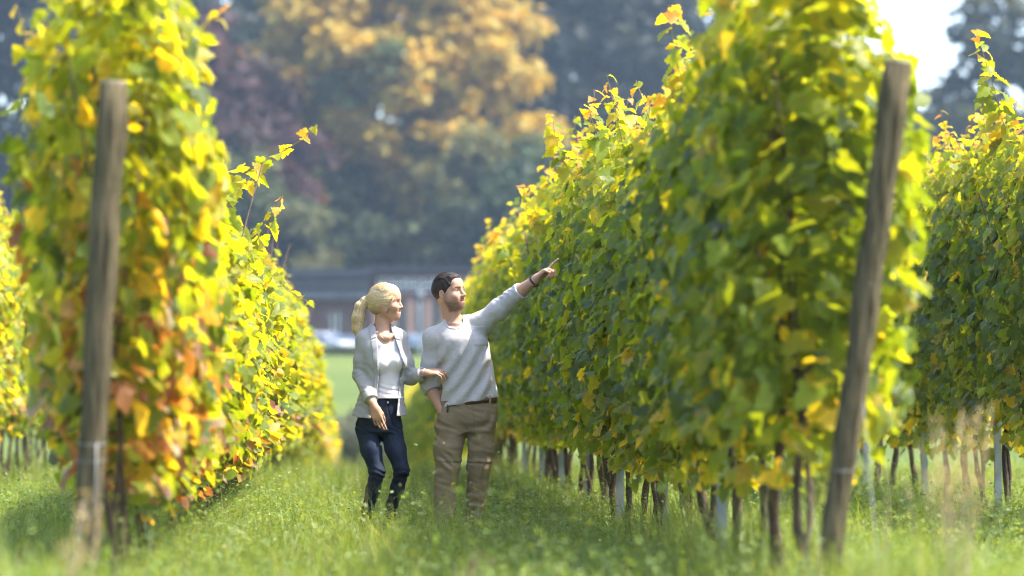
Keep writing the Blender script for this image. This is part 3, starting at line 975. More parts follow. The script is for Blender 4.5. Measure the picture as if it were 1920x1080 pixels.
def shrub(px, D, me, label, sc=1.0, tint=(1, 1, 1)):
    x = bx(px, D)
    e = empty("shrub", (x, D, G(x, D)), px * 0.1); e.scale = (sc, sc, sc)
    f = obj("foliage", me, None, e); f.color = (*tint, 1); tag(f, kind="stuff")
    mb = MB()
    r = random.Random(px)
    for _ in range(7):
        a = r.uniform(0, 6.28); mb.tube([(0, 0, -0.1), (math.cos(a) * 0.25, math.sin(a) * 0.25, 0.7), (math.cos(a) * 0.7, math.sin(a) * 0.7, 1.5)], [0.035, 0.025, 0.012], 5)
    mb.build("stem", M['treebark'], e, True)
    tag(e, label, "shrub", "shrubs below the lawn")


shm = shrub_mesh(1, 3.2, 2.1, [(0.13, 0.15, 0.09), (0.18, 0.20, 0.12), (0.10, 0.12, 0.08)])
shrub(612, 150, shm, "grey-green shrub just past the end of the sunlit row", 0.95)
shrub(668, 147, shm, "grey-green shrub showing beside the woman's thigh", 1.0, (0.85, 0.85, 0.9))
shrub(730, 152, shm, "grey-green shrub behind the woman's legs", 1.05)
shrub(790, 149, shm, "grey-green shrub behind the couple's linked arms", 0.9)

# ------------------------------------------------------------------ hedge, lamp, building, cars
def hedge(x0, x1, y, label):
    rng = np.random.default_rng(4)
    n = 9000; L = x1 - x0
    pos = np.stack([rng.uniform(x0, x1, n), y + rng.normal(0, 0.28, n), rng.random(n) ** 0.8 * 0.62], -1)
    pos[:, 2] += gz(pos[:, 0], pos[:, 1])
    spray = (np.array([(0, 0), (0.35, 0.4), (0, 1.0), (-0.35, 0.4)], float), np.array([(0, 1, 2), (0, 2, 3)]))
    me = leaves_mesh("hedge", spray, pos, frames(rng.normal(0, 1, (n, 3)) + np.array([0, -.3, .5]), rng.normal(0, 1, (n, 3))), rng.uniform(0.1, 0.2, n), np.array([(0.05, 0.075, 0.03), (0.07, 0.10, 0.035)])[rng.integers(0, 2, n)] * rng.uniform(0.7, 1.3, (n, 1)), rng, M['treeleaf'])
    tag(obj("hedge", me), label, "hedge")


hedge(bx(500, 226), bx(1000, 226), 226.5, "low clipped green hedge between the lawn and the parked cars")

M['brick'] = mat_noise("red_brick", (0.065, 0.034, 0.032), (0.115, 0.058, 0.048), 3.0, 0.85)
M['render'] = mat_noise("pale_fascia", (0.075, 0.078, 0.085), (0.11, 0.112, 0.118), 1.0, 0.7)
M['pier'] = mat_noise("lit_brick_pier", (0.32, 0.19, 0.15), (0.42, 0.26, 0.20), 3.0, 0.85)  # lit copy of the brick: sunlight on the piers put into the colour
M['darkroof'] = mat_noise("dark_roof_edge", (0.018, 0.02, 0.028), (0.03, 0.033, 0.042), 1.0, 0.6)
M['white'] = mat_noise("white_frame", (0.72, 0.71, 0.68), (0.80, 0.79, 0.76), 2.0, 0.5)
m, nt, out = new_mat("window_glass")
p = N(nt, "ShaderNodeBsdfPrincipled"); p.inputs["Base Color"].default_value = (0.03, 0.04, 0.055, 1); p.inputs["Roughness"].default_value = 0.06; p.inputs["Specular IOR Level"].default_value = 0.8
nt.links.new(p.outputs[0], out.inputs[0]); M['glass'] = m


def building():
    D = 262.0
    x0, x1 = bx(470, D), bx(1010, D)
    z0 = G(0, D)
    xm = bx(700, D)
    e = empty("brick_building", (bx(700, D), D, z0))
    ox = bx(700, D)
    X = lambda px: bx(px, D) - ox
    zz = lambda py: (0.97 - (py - 747) / 7200 * D) - z0
    depth = 9.0
    # left wing: brick wall under a deep layered flat roof
    def wall(a, b, zb, zt, y=0.0, mat='brick', name="wall", d=0.4):
        return MB().box(((a + b) / 2, y + d / 2, (zb + zt) / 2), (b - a, d, zt - zb)).build(name, M[mat], e)
    a, b = X(470), X(690)
    wall(a, X(612), 0, zz(562)); wall(X(645), b, 0, zz(562)); wall(X(612), X(645), zz(585), zz(562)); wall(X(612), X(645), 0, zz(628))
    wn_ = MB().box(((X(612) + X(645)) / 2, 0.25, (zz(585) + zz(628)) / 2), (X(645) - X(612) - 0.02, 0.08, zz(585) - zz(628) - 0.02)).build("window", M['glass'], e)
    for t in (0.33, 0.66):
        xx = X(612) + (X(645) - X(612)) * t
        MB().box((xx, 0.19, (zz(585) + zz(628)) / 2), (0.06, 0.05, zz(585) - zz(628) - 0.04)).build("mullion", M['white'], wn_)
    MB().box(((a + b) / 2, -0.35, (zz(561) + zz(546)) / 2), (b - a, 1.4, zz(546) - zz(561))).build("fascia", M['render'], e)
    MB().box(((a + b) / 2, 0.2, (zz(546) + zz(538)) / 2), (b - a - 0.3, 1.0, zz(538) - zz(546) - 0.01)).build("roof_recess", M['darkroof'], e)
    MB().box(((a + b) / 2, -0.3, (zz(538) + zz(528)) / 2), (b - a, 1.5, zz(528) - zz(538) - 0.01)).build("fascia", M['render'], e)
    MB().box(((a + b) / 2, 0.25, (zz(528) + zz(521)) / 2), (b - a - 0.3, 1.0, zz(521) - zz(528) - 0.01)).build("roof_recess", M['darkroof'], e)
    MB().box(((a + b) / 2, depth / 2 - 1.0, (zz(521) + zz(506)) / 2), (b - a + 0.4, depth + 1.5, zz(506) - zz(521) - 0.01)).build("roof", M['darkroof'], e)
    MB().box(((a + b) / 2, depth / 2 + 0.3, zz(521) / 2), (b - a - 0.5, depth - 0.2, zz(521) - 0.1)).build("inner_block", M['brick'], e)
    # right wing: brick piers with pale windows above
    a2, b2 = X(690) + 0.02, X(1010)
    MB().box(((a2 + b2) / 2, depth / 2 + 1.2, zz(508) / 2), (b2 - a2, depth, zz(508))).build("inner_block", M['brick'], e)
    MB().box(((a2 + b2) / 2, depth / 2 + 0.8, zz(508) + 0.15), (b2 - a2 + 0.3, depth + 1.2, 0.3)).build("roof", M['darkroof'], e)
    px = 704
    while px < 1000:
        c = X(px)
        MB().box((c, 0.55, zz(563) / 2), (0.42, 0.5, zz(563))).build("pier", M['pier'], e)
        w = MB().box((c + 0.6, 1.08, (zz(566) + 0.5) / 2), (0.68, 0.08, zz(566) - 0.5)).build("window", M['glass'], e)
        px += 33
    MB().box(((a2 + b2) / 2, 0.75, (zz(562) + zz(548)) / 2), (b2 - a2, 0.9, zz(548) - zz(562) - 0.01)).build("parapet", M['brick'], e)
    px = 708
    while px < 1000:
        c = X(px)
        f = MB().box((c + 0.42, 1.05, (zz(546) + zz(520)) / 2), (0.84, 0.12, zz(520) - zz(546))).build("window", M['white'], e)
        MB().box((c + 0.42, 0.965, (zz(546) + zz(534)) / 2), (0.7, 0.04, zz(534) - zz(546) - 0.12)).build("blind", M['render'], f)
        MB().box((c + 0.42, 0.965, (zz(533) + zz(520)) / 2), (0.66, 0.04, zz(520) - zz(533) - 0.14)).build("pane", M['glass'], f)
        px += 28
    tag(e, "low brick building with layered flat roof and pale upper windows", "building")


building()


def lamp_post(x, y):
    e = empty("street_lamp", (x, y, G(x, y)))
    MB().tube([(0, 0, -0.1), (0, 0, 1.0), (0, 0, 3.35)], [0.085, 0.075, 0.06], 10).build("pole", M['lamppole'], e, True)
    MB().tube([(0, 0, 0), (0, 0, 0.5)], [0.11, 0.1], 10).build("base", M['lamppole'], e, True)
    MB().tube([(0, 0, 3.35), (0, 0, 3.42), (0, 0, 3.7), (0, 0, 3.78)], [0.1, 0.2, 0.24, 0.05], 12).build("lamp_head", M['lamppole'], e, True)
    tag(e, "pale grey lamp post beside the woman's shoulder, before the brick piers", "lamp post")


lamp_post(bx(787, 222), 222.0)

M['tyre'] = mat_noise("tyre_rubber", (0.02, 0.02, 0.02), (0.035, 0.035, 0.035), 5, 0.9)
M['rim'] = mat_noise("alloy_rim", (0.5, 0.5, 0.52), (0.6, 0.6, 0.62), 5, 0.35, metallic=0.7)
M['lamp'] = mat_noise("headlamp_glass", (0.75, 0.76, 0.78), (0.85, 0.86, 0.88), 5, 0.1, spec=0.8)


def car(x, y, rz, paint, label, L=4.4, Hh=1.48):
    e = empty("parked_car", (x, y, G(x, y) + 0.04), rz)
    W = 1.78
    pm = mat_noise("car_paint", tuple(c * 0.95 for c in paint), paint, 2.0, 0.22, spec=0.6)
    # lower body: side profile extruded with tumblehome
    prof = [(-L / 2, 0.32), (-L / 2 + 0.02, 0.82), (-L / 2 + 0.25, 0.95), (-1.25, 0.99), (0.75, 0.99), (1.15, 0.95), (L / 2 - 0.35, 0.78), (L / 2 - 0.02, 0.62), (L / 2, 0.34), (L / 2 - 0.25, 0.22), (-L / 2 + 0.25, 0.22)]
    def extr(pr, w0, w1=None):
        zmax = max(p[1] for p in pr); zmin = min(p[1] for p in pr)
        v = []
        for s in (-1, 1):
            for (a, b) in pr:
                w = w0 if w1 is None else w0 + (w1 - w0) * (b - zmin) / (zmax - zmin)
                v.append((a, s * w / 2, b))
        n = len(pr)
        f = [tuple(range(n - 1, -1, -1)), tuple(range(n, 2 * n))] + [(i, (i + 1) % n, n + (i + 1) % n, n + i) for i in range(n)]
        return MB().add(v, f)
    extr(prof, W).build("body", pm, e, False, 0.05)
    cab = [(-L / 2 + 0.28, 0.975), (-1.45, 1.36), (-0.95, Hh), (0.1, Hh), (0.45, Hh - 0.06), (1.2, 0.975)]
    extr(cab, W - 0.08, W - 0.5).build("cabin", pm, e, False, 0.04)
    gl = [(-L / 2 + 0.42, 1.0), (-1.42, 1.30), (-1.2, 1.36), (0.2, 1.38), (0.42, 1.36), (1.1, 1.0)]
    extr(gl, W - 0.055, W - 0.44).build("side_glass", M['glass'], e)
    for s in (-1, 1):
        MB().add([(1.2, s * 0.80, 0.985), (1.2, s * 0.02, 0.985), (0.47, s * 0.02, Hh - 0.08), (0.47, s * 0.60, Hh - 0.08)], [(0, 1, 2, 3)] if s < 0 else [(3, 2, 1, 0)]).build("windscreen", M['glass'], e, loc=(0.015, 0, 0.015))
        MB().box((L / 2 - 0.14, s * 0.62, 0.66), (0.26, 0.36, 0.15)).build("headlight", M['lamp'], e, False, 0.03)
        MB().box((0.85, s * (W / 2 + 0.08), 1.0), (0.14, 0.18, 0.12)).build("mirror", pm, e, False, 0.03)
        for xx in (-L / 2 + 0.82, L / 2 - 0.85):
            w = MB().tube([(xx, s * (W / 2 - 0.17), 0.31), (xx, s * (W / 2 + 0.015), 0.31)], 0.315, 20).build("wheel", M['tyre'], e)
            MB().tube([(xx, s * (W / 2 + 0.012), 0.31), (xx, s * (W / 2 + 0.025), 0.31)], 0.21, 16).build("rim", M['rim'], w)
    tag(e, label, "car", "cars parked before the building")


car(bx(612, 234), 234.5, R(-38), (0.55, 0.57, 0.60), "pale silver parked car with bright front, nearest the sunlit row")
car(bx(655, 241), 242.0, R(-70), (0.07, 0.10, 0.16), "dark blue parked car behind the silver one by the woman's shoulder")
car(bx(545, 241), 242.0, R(-75), (0.30, 0.32, 0.35), "grey parked car almost hidden by the sunlit row's end")
car(bx(785, 239), 239.5, R(-60), (0.30, 0.38, 0.45), "light blue-grey parked car between the woman and the man")
car(bx(715, 243), 244.0, R(-80), (0.10, 0.11, 0.13), "dark parked car behind the woman's head and shoulder")

# ------------------------------------------------------------------ haze
def make_haze():
    mb = MB().box((20, 222, 26), (620, 520, 60))
    m, nt, out = new_mat("haze_air")
    pv = N(nt, "ShaderNodeVolumePrincipled")
    pv.inputs["Color"].default_value = (0.60, 0.79, 1.0, 1)
    pv.inputs["Density"].default_value = 0.00027
    pv.inputs["Anisotropy"].default_value = 0.25
    nt.links.new(pv.outputs[0], out.inputs["Volume"])
    o = mb.build("haze", m)
    tag(o, "thin blue autumn haze filling the air", "haze", kind="stuff")


make_haze()

# ------------------------------------------------------------------ people: implicit surfaces meshed with surface nets
class Vol:
    def __init__(s, lo, hi, h):
        s.h = h; s.lo = np.array(lo, float)
        s.n = np.ceil((np.array(hi) - s.lo) / h).astype(int) + 1
        s.ax = [(s.lo[i] + h * np.arange(s.n[i])).astype(np.float32) for i in range(3)]
        s.D = np.full(tuple(s.n), 0.5, np.float32)

    def sl(s, lo, hi, pad):
        a = np.clip(np.floor((np.array(lo) - pad - s.lo) / s.h).astype(int), 0, s.n - 1)
        b = np.clip(np.ceil((np.array(hi) + pad - s.lo) / s.h).astype(int) + 1, 1, s.n)
        b = np.maximum(b, a + 1)
        S = tuple(slice(a[i], b[i]) for i in range(3))
        return S, s.ax[0][S[0]][:, None, None], s.ax[1][S[1]][None, :, None], s.ax[2][S[2]][None, None, :]

    def union(s, S, d, k):
        A = s.D[S]
        if k > 0:
            hh = np.maximum(k - np.abs(A - d), 0) / k
            s.D[S] = np.minimum(A, d) - hh * hh * k * 0.25
        else:
            s.D[S] = np.minimum(A, d)

    def cut(s, S, d, k=0.0):
        A = s.D[S]; d = -d
        if k > 0:
            hh = np.maximum(k - np.abs(A - d), 0) / k
            s.D[S] = np.maximum(A, d) + hh * hh * k * 0.25
        else:
            s.D[S] = np.maximum(A, d)

    def cap(s, a, b, ra, rb, k=0.02, cut=False):
        a, b = np.array(a, float), np.array(b, float)
        r = max(ra, rb)
        S, X, Y, Z = s.sl(np.minimum(a, b) - r, np.maximum(a, b) + r, k + 3 * s.h)
        ab = b - a; L2 = max(float(ab @ ab), 1e-9)
        t = np.clip(((X - a[0]) * ab[0] + (Y - a[1]) * ab[1] + (Z - a[2]) * ab[2]) / L2, 0, 1)
        d = np.sqrt((X - a[0] - t * ab[0]) ** 2 + (Y - a[1] - t * ab[1]) ** 2 + (Z - a[2] - t * ab[2]) ** 2) - (ra + (rb - ra) * t)
        (s.cut if cut else s.union)(S, d, k)

    def chain(s, pts, rad, k=0.02):
        for i in range(len(pts) - 1): s.cap(pts[i], pts[i + 1], rad[i], rad[i + 1], k)

    def ell(s, c, r, Rm=None, k=0.02, cut=False):
        c = np.array(c, float); r = np.array(r, float); m = r.max()
        S, X, Y, Z = s.sl(c - m, c + m, k + 3 * s.h)
        dx, dy, dz = X - c[0], Y - c[1], Z - c[2]
        if Rm is not None:
            q = [dx * Rm[0, i] + dy * Rm[1, i] + dz * Rm[2, i] for i in range(3)]
        else:
            q = [dx, dy, dz]
        k0 = np.sqrt((q[0] / r[0]) ** 2 + (q[1] / r[1]) ** 2 + (q[2] / r[2]) ** 2)
        k1 = np.sqrt((q[0] / r[0] ** 2) ** 2 + (q[1] / r[1] ** 2) ** 2 + (q[2] / r[2] ** 2) ** 2)
        d = k0 * (k0 - 1) / np.maximum(k1, 1e-6)
        (s.cut if cut else s.union)(S, d, k)

    def loft(s, secs, k=0.03, power=2.0, rot=0.0, get=False, grow=0.0, cut=False):
        """secs: (z, cx, cy, rx, ry); superelliptic column"""
        A = np.array(sorted(secs), float)
        lo = (A[:, 1] - A[:, 3].max() - .05).min(), (A[:, 2] - max(A[:, 4].max(), A[:, 3].max()) - .05).min(), A[0, 0]
        hi = (A[:, 1] + A[:, 3].max() + .05).max(), (A[:, 2] + max(A[:, 4].max(), A[:, 3].max()) + .05).max(), A[-1, 0]
        S, X, Y, Z = s.sl(lo, hi, k + 3 * s.h)
        zz = Z.ravel()
        # smooth interpolation of the sections
        def ip(c):
            t = np.interp(zz, A[:, 0], np.arange(len(A))); i = np.clip(t.astype(int), 0, len(A) - 2); f = t - i
            p0 = A[np.clip(i - 1, 0, None), c]; p1 = A[i, c]; p2 = A[i + 1, c]; p3 = A[np.clip(i + 2, None, len(A) - 1), c]
            return (0.5 * (2 * p1 + (p2 - p0) * f + (2 * p0 - 5 * p1 + 4 * p2 - p3) * f ** 2 + (3 * p1 - p0 - 3 * p2 + p3) * f ** 3))[None, None, :]
        dx, dy = X - ip(1), Y - ip(2)
        if rot: dx, dy = dx * math.cos(rot) + dy * math.sin(rot), -dx * math.sin(rot) + dy * math.cos(rot)
        rx, ry = ip(3) + grow, ip(4) + grow
        q = (np.abs(dx / rx) ** power + np.abs(dy / ry) ** power) ** (1 / power)
        d = (q - 1) * np.minimum(rx, ry)
        d = np.maximum(d, np.maximum(A[0, 0] - Z, Z - A[-1, 0])).astype(np.float32)
        if get: return S, d
        (s.cut if cut else s.union)(S, d, k)

    def all(s): return s.ax[0][:, None, None], s.ax[1][None, :, None], s.ax[2][None, None, :]

    def mesh(s, name, mat, colf=None, smooth=1):
        D, h = s.D, s.h
        ins = D < 0
        c = ins[:-1, :-1, :-1].astype(np.int8)
        tot = np.zeros(c.shape, np.int8)
        for i in (0, 1):
            for j in (0, 1):
                for k in (0, 1):
                    tot += ins[i:i + c.shape[0], j:j + c.shape[1], k:k + c.shape[2]]
        act = (tot > 0) & (tot < 8)
        idx = np.argwhere(act)
        vid = np.full(c.shape, -1, np.int32); vid[act] = np.arange(len(idx))
        acc = np.zeros((len(idx), 3)); cnt = np.zeros(len(idx))
        corners = [(i, j, k) for i in (0, 1) for j in (0, 1) for k in (0, 1)]
        val = {q: D[idx[:, 0] + q[0], idx[:, 1] + q[1], idx[:, 2] + q[2]] for q in corners}
        for q in corners:
            for a in range(3):
                if q[a] == 0:
                    r = list(q); r[a] = 1; r = tuple(r)
                    v0, v1 = val[q], val[r]
                    m = (v0 < 0) != (v1 < 0)
                    t = np.where(m, v0 / np.where(np.abs(v0 - v1) < 1e-12, 1, v0 - v1), 0)
                    p = np.array(q, float)[None] + np.zeros((len(idx), 3)); p[:, a] += t
                    acc += p * m[:, None]; cnt += m
        V = (idx + acc / np.maximum(cnt, 1)[:, None]) * h + s.lo
        F = []
        for a in range(3):
            b, e = (a + 1) % 3, (a + 2) % 3
            s0 = [slice(None)] * 3; s1 = [slice(None)] * 3
            s0[a] = slice(0, -1); s1[a] = slice(1, None)
            e0, e1 = ins[tuple(s0)], ins[tuple(s1)]
            for flag, (p, q) in ((True, (e0, e1)), (False, (e1, e0))):
                ed = np.argwhere(p & ~q)
                ok = (ed[:, b] > 0) & (ed[:, e] > 0) & (ed[:, b] < s.n[b] - 1) & (ed[:, e] < s.n[e] - 1)
                ed = ed[ok]
                quad = []
                for (ob, oe) in ((-1, -1), (0, -1), (0, 0), (-1, 0)):
                    cc = ed.copy(); cc[:, b] += ob; cc[:, e] += oe
                    quad.append(vid[cc[:, 0], cc[:, 1], cc[:, 2]])
                quad = np.stack(quad, 1)
                F.append(quad if flag else quad[:, ::-1])
        F = np.concatenate(F)
        # light smoothing to lose the lattice
        for _ in range(smooth):
            sm = np.zeros_like(V); w = np.zeros(len(V))
            for i in range(4):
                j = (i + 1) % 4
                np.add.at(sm, F[:, i], V[F[:, j]]); np.add.at(w, F[:, i], 1)
                np.add.at(sm, F[:, j], V[F[:, i]]); np.add.at(w, F[:, j], 1)
            V = V * 0.5 + sm / np.maximum(w, 1)[:, None] * 0.5
        cols = colf(V) if colf is not None else None
        me = mesh_np(name, V, F, cols)
        me.materials.append(mat)
        return me


def wob(X, Y, Z, seed, f):
    """cheap smooth noise in [-1, 1]"""
    r = np.random.default_rng(seed)
    o = 0
    for i in range(4):
        w = norm(r.normal(0, 1, 3)) * f * r.uniform(0.6, 1.5); w2 = norm(r.normal(0, 1, 3)) * f * 0.6
        o = o + np.sin(X * w[0] + Y * w[1] + Z * w[2] + r.uniform(0, 6.28) + 1.2 * np.sin(X * w2[0] + Y * w2[1] + Z * w2[2] + r.uniform(0, 6)))
    return o / 4


def mat_vcol(name, rough=0.5, spec=0.4, sss=0.0, nscale=60, namp=0.12, stretch=(1, 1, 1), bump=0.0, sheen=0.0):
    m, nt, out = new_mat(name)
    at = N(nt, "ShaderNodeAttribute", attribute_name="col")
    tc = N(nt, "ShaderNodeTexCoord"); mp = N(nt, "ShaderNodeMapping"); mp.inputs["Scale"].default_value = stretch
    no = N(nt, "ShaderNodeTexNoise"); no.inputs["Scale"].default_value = nscale; no.inputs["Detail"].default_value = 4
    nt.links.new(tc.outputs["Object"], mp.inputs[0]); nt.links.new(mp.outputs[0], no.inputs["Vector"])
    vr = N(nt, "ShaderNodeMapRange"); vr.inputs["From Min"].default_value = 0.3; vr.inputs["From Max"].default_value = 0.7; vr.inputs["To Min"].default_value = 1 - namp; vr.inputs["To Max"].default_value = 1 + namp
    nt.links.new(no.outputs["Fac"], vr.inputs["Value"])
    sc = N(nt, "ShaderNodeVectorMath", operation='SCALE')
    nt.links.new(at.outputs["Color"], sc.inputs[0]); nt.links.new(vr.outputs[0], sc.inputs["Scale"])
    p = N(nt, "ShaderNodeBsdfPrincipled"); p.inputs["Roughness"].default_value = rough; p.inputs["Specular IOR Level"].default_value = spec
    nt.links.new(sc.outputs[0], p.inputs["Base Color"])
    p.inputs["Sheen Weight"].default_value = sheen
    if sss:
        p.inputs["Subsurface Weight"].default_value = sss; p.inputs["Subsurface Radius"].default_value = (0.012, 0.005, 0.003)
        p.inputs["Subsurface Scale"].default_value = 1.0
    if bump:
        b = N(nt, "ShaderNodeBump"); b.inputs["Strength"].default_value = bump; b.inputs["Distance"].default_value = 0.004
        nt.links.new(no.outputs["Fac"], b.inputs["Height"]); nt.links.new(b.outputs[0], p.inputs["Normal"])
    nt.links.new(p.outputs[0], out.inputs[0])
    return m


M['skin'] = mat_vcol("skin", 0.48, 0.4, 0.12, 90, 0.06)
M['blonde'] = mat_vcol("blonde_hair", 0.48, 0.4, 0, 70, 0.18, (1, 1, 1), 0.2)
M['blackhair'] = mat_vcol("dark_hair", 0.6, 0.25, 0, 80, 0.4, (1, 1, 1), 0.4)
M['shirt'] = mat_vcol("heather_knit", 0.9, 0.15, 0, 70, 0.09, (0.35, 0.35, 2.4), 0.25, 0.15)
M['jacket'] = mat_vcol("grey_blazer_cloth", 0.85, 0.2, 0, 120, 0.05, (1, 1, 1), 0.15, 0.15)
M['top'] = mat_vcol("white_jersey", 0.85, 0.2, 0, 150, 0.02, (1, 1, 1), 0.1)
M['jeans'] = mat_vcol("dark_denim", 0.75, 0.25, 0, 160, 0.25, (1, 1, 0.5), 0.25)
M['chino'] = mat_vcol("khaki_cotton", 0.85, 0.2, 0, 120, 0.07, (1, 1, 1), 0.2)
M['leather'] = mat_noise("brown_leather", (0.08, 0.035, 0.018), (0.14, 0.06, 0.03), 30, 0.5)
M['darkstrap'] = mat_noise("dark_strap", (0.03, 0.02, 0.018), (0.06, 0.04, 0.03), 30, 0.5)
M['watchmetal'] = mat_noise("steel_bracelet", (0.45, 0.42, 0.42), (0.6, 0.56, 0.55), 60, 0.35, metallic=0.8)
M['shoe'] = mat_noise("shoe_leather", (0.03, 0.02, 0.015), (0.06, 0.04, 0.03), 20, 0.5)
M['seam'] = mat_noise("dark_zip", (0.02, 0.018, 0.016), (0.04, 0.035, 0.03), 30, 0.6)


def basis(F, U):
    F = np.array(F, float); F /= np.linalg.norm(F); U = np.array(U, float); U = U - F * (U @ F); U /= np.linalg.norm(U)
    return np.stack([F, np.cross(U, F), U], 1)          # columns: forward, left, up


def head(v, O, B, sc, female):
    O = np.array(O, float)
    T = lambda x, y, z: O + sc * (B @ np.array([x, y, z]))
    E = lambda c, r, k=0.02, cut=False: v.ell(T(*c), np.array(r) * sc, B, k * sc, cut)
    C = lambda a, b, ra, rb, k=0.015, cut=False: v.cap(T(*a), T(*b), ra * sc, rb * sc, k * sc, cut)
    E((-0.012, 0, 0.030), (0.096, 0.075, 0.090))
    E((0.026, 0, -0.018), (0.066, 0.062, 0.080), 0.03)
    jw = 0.047 if not female else 0.041
    for s in (-1, 1):
        C((0.0, s * 0.054, -0.040), (0.055, s * 0.026, -0.094), 0.019, 0.017, 0.03)      # jaw line
        E((0.060, s * 0.040, -0.024), (0.028, 0.024, 0.026), 0.025)                       # cheek
        C((0.083, s * 0.010, 0.030), (0.070, s * 0.048, 0.026), 0.010, 0.008, 0.02)       # brow ridge
    E((0.064, 0, -0.090), (0.026, 0.027 if not female else 0.022, 0.022), None or 0.03)   # chin
    E((0.066, 0, -0.058), (0.030, 0.034, 0.030), 0.03)                                    # muzzle
    E((0.070, 0, 0.060), (0.026, 0.05, 0.035), 0.03)                                      # forehead
    for s in (-1, 1):
        E((0.099, s * 0.032, 0.010), (0.016, 0.016, 0.010), 0.014, True)                  # eye socket
        E((0.0755, s * 0.032, 0.009), (0.0125, 0.0135, 0.0105), 0.004)                    # eye
        C((0.084, s * 0.020, 0.0165), (0.079, s * 0.044, 0.0155), 0.0035, 0.003, 0.004)   # upper lid
    nl = 0.116 if not female else 0.110
    C((0.088, 0, 0.018), (nl, 0, -0.021), 0.0085, 0.0105 if not female else 0.0092, 0.012)
    for s in (-1, 1): E((nl - 0.012, s * 0.0115, -0.026), (0.011, 0.0085, 0.008), 0.008)
    E((0.092, 0, -0.044), (0.010, 0.012, 0.010), 0.01)
    sm = 0.007 if female else 0.002                                                        # lips, corners lifted in a smile
    for s in (-1, 1):
        C((0.0915, 0, -0.0520), (0.0800, s * 0.021, -0.0555 + sm), 0.0062, 0.0042, 0.007)
        C((0.0905, 0, -0.0655), (0.0800, s * 0.020, -0.0600 + sm), 0.0068, 0.0042, 0.007)
        C((0.1005, 0, -0.0585), (0.0900, s * 0.024, -0.0575 + sm), 0.0034, 0.0026, 0.003, True)
        if female: E((0.064, s * 0.040, -0.018), (0.028, 0.024, 0.022), 0.02)
    for s in (-1, 1):                                                                      # ears
        E((-0.006, s * 0.078, 0.000), (0.019, 0.0085, 0.031), 0.006)
        E((-0.003, s * 0.085, 0.000), (0.011, 0.006, 0.019), 0.005, True)
    return T


def hand(v, W, f, n, tsign, curls, sc=1.0, thumb=(0.75, 0.55, -0.25), tcurl=0.35, r=0.0088, spread=0.12, k=0.006):
    """W wrist, f finger direction, n back-of-hand normal; thumb on side tsign*(n x f)"""
    f = np.array(f, float); f /= np.linalg.norm(f); n = np.array(n, float); n -= f * (n @ f); n /= np.linalg.norm(n)
    t = np.cross(n, f) * tsign
    W = np.array(W, float); a = sc
    Bm = np.stack([f, t, n], 1)
    v.ell(W + f * 0.048 * a + t * 0.002, np.array((0.053, 0.040, 0.0165)) * a, Bm, 0.015 * a)
    v.cap(W + f * 0.02 * a + t * 0.014 * a, W + f * 0.088 * a + t * 0.026 * a, 0.015 * a, 0.0115 * a, 0.012 * a)
    v.cap(W + f * 0.02 * a - t * 0.014 * a, W + f * 0.080 * a - t * 0.026 * a, 0.015 * a, 0.011 * a, 0.012 * a)
    v.cap(W - f * 0.02 * a, W + f * 0.02 * a, 0.024 * a, 0.023 * a, 0.02 * a)
    offs = (0.0285, 0.0095, -0.0095, -0.027); base = (0.092, 0.096, 0.092, 0.083); lens = ((.043, .026, .020), (.047, .030, .021), (.043, .028, .020), (.034, .021, .018))
    tips = []
    for i in range(4):
        p = W + f * base[i] * a + t * offs[i] * a
        d0 = f + t * spread * (1.5 - i) * 0.6; d0 /= np.linalg.norm(d0)
        ang = 0.0
        for j in range(3):
            ang += curls[i][j]
            d = d0 * math.cos(ang) - n * math.sin(ang)
            q = p + d * lens[i][j] * a
            rr = r * a * (1.0 - 0.1 * j) * (0.9 if i == 3 else 1)
            v.cap(p, q, rr, rr * 0.9, k * a)
            p = q
        tips.append(p)
    p = W + f * 0.026 * a + t * 0.024 * a - n * 0.006 * a
    d = f * thumb[0] + t * thumb[1] + n * thumb[2]; d /= np.linalg.norm(d)
    for j, (l, rr) in enumerate(((.042, .0145), (.033, .0105), (.025, .0092))):
        q = p + d * l * a
        v.cap(p, q, rr * a, rr * 0.86 * a, 0.009 * a)
        p = q
        d = d + f * tcurl * 0.8 - t * tcurl; d /= np.linalg.norm(d)
    return tips


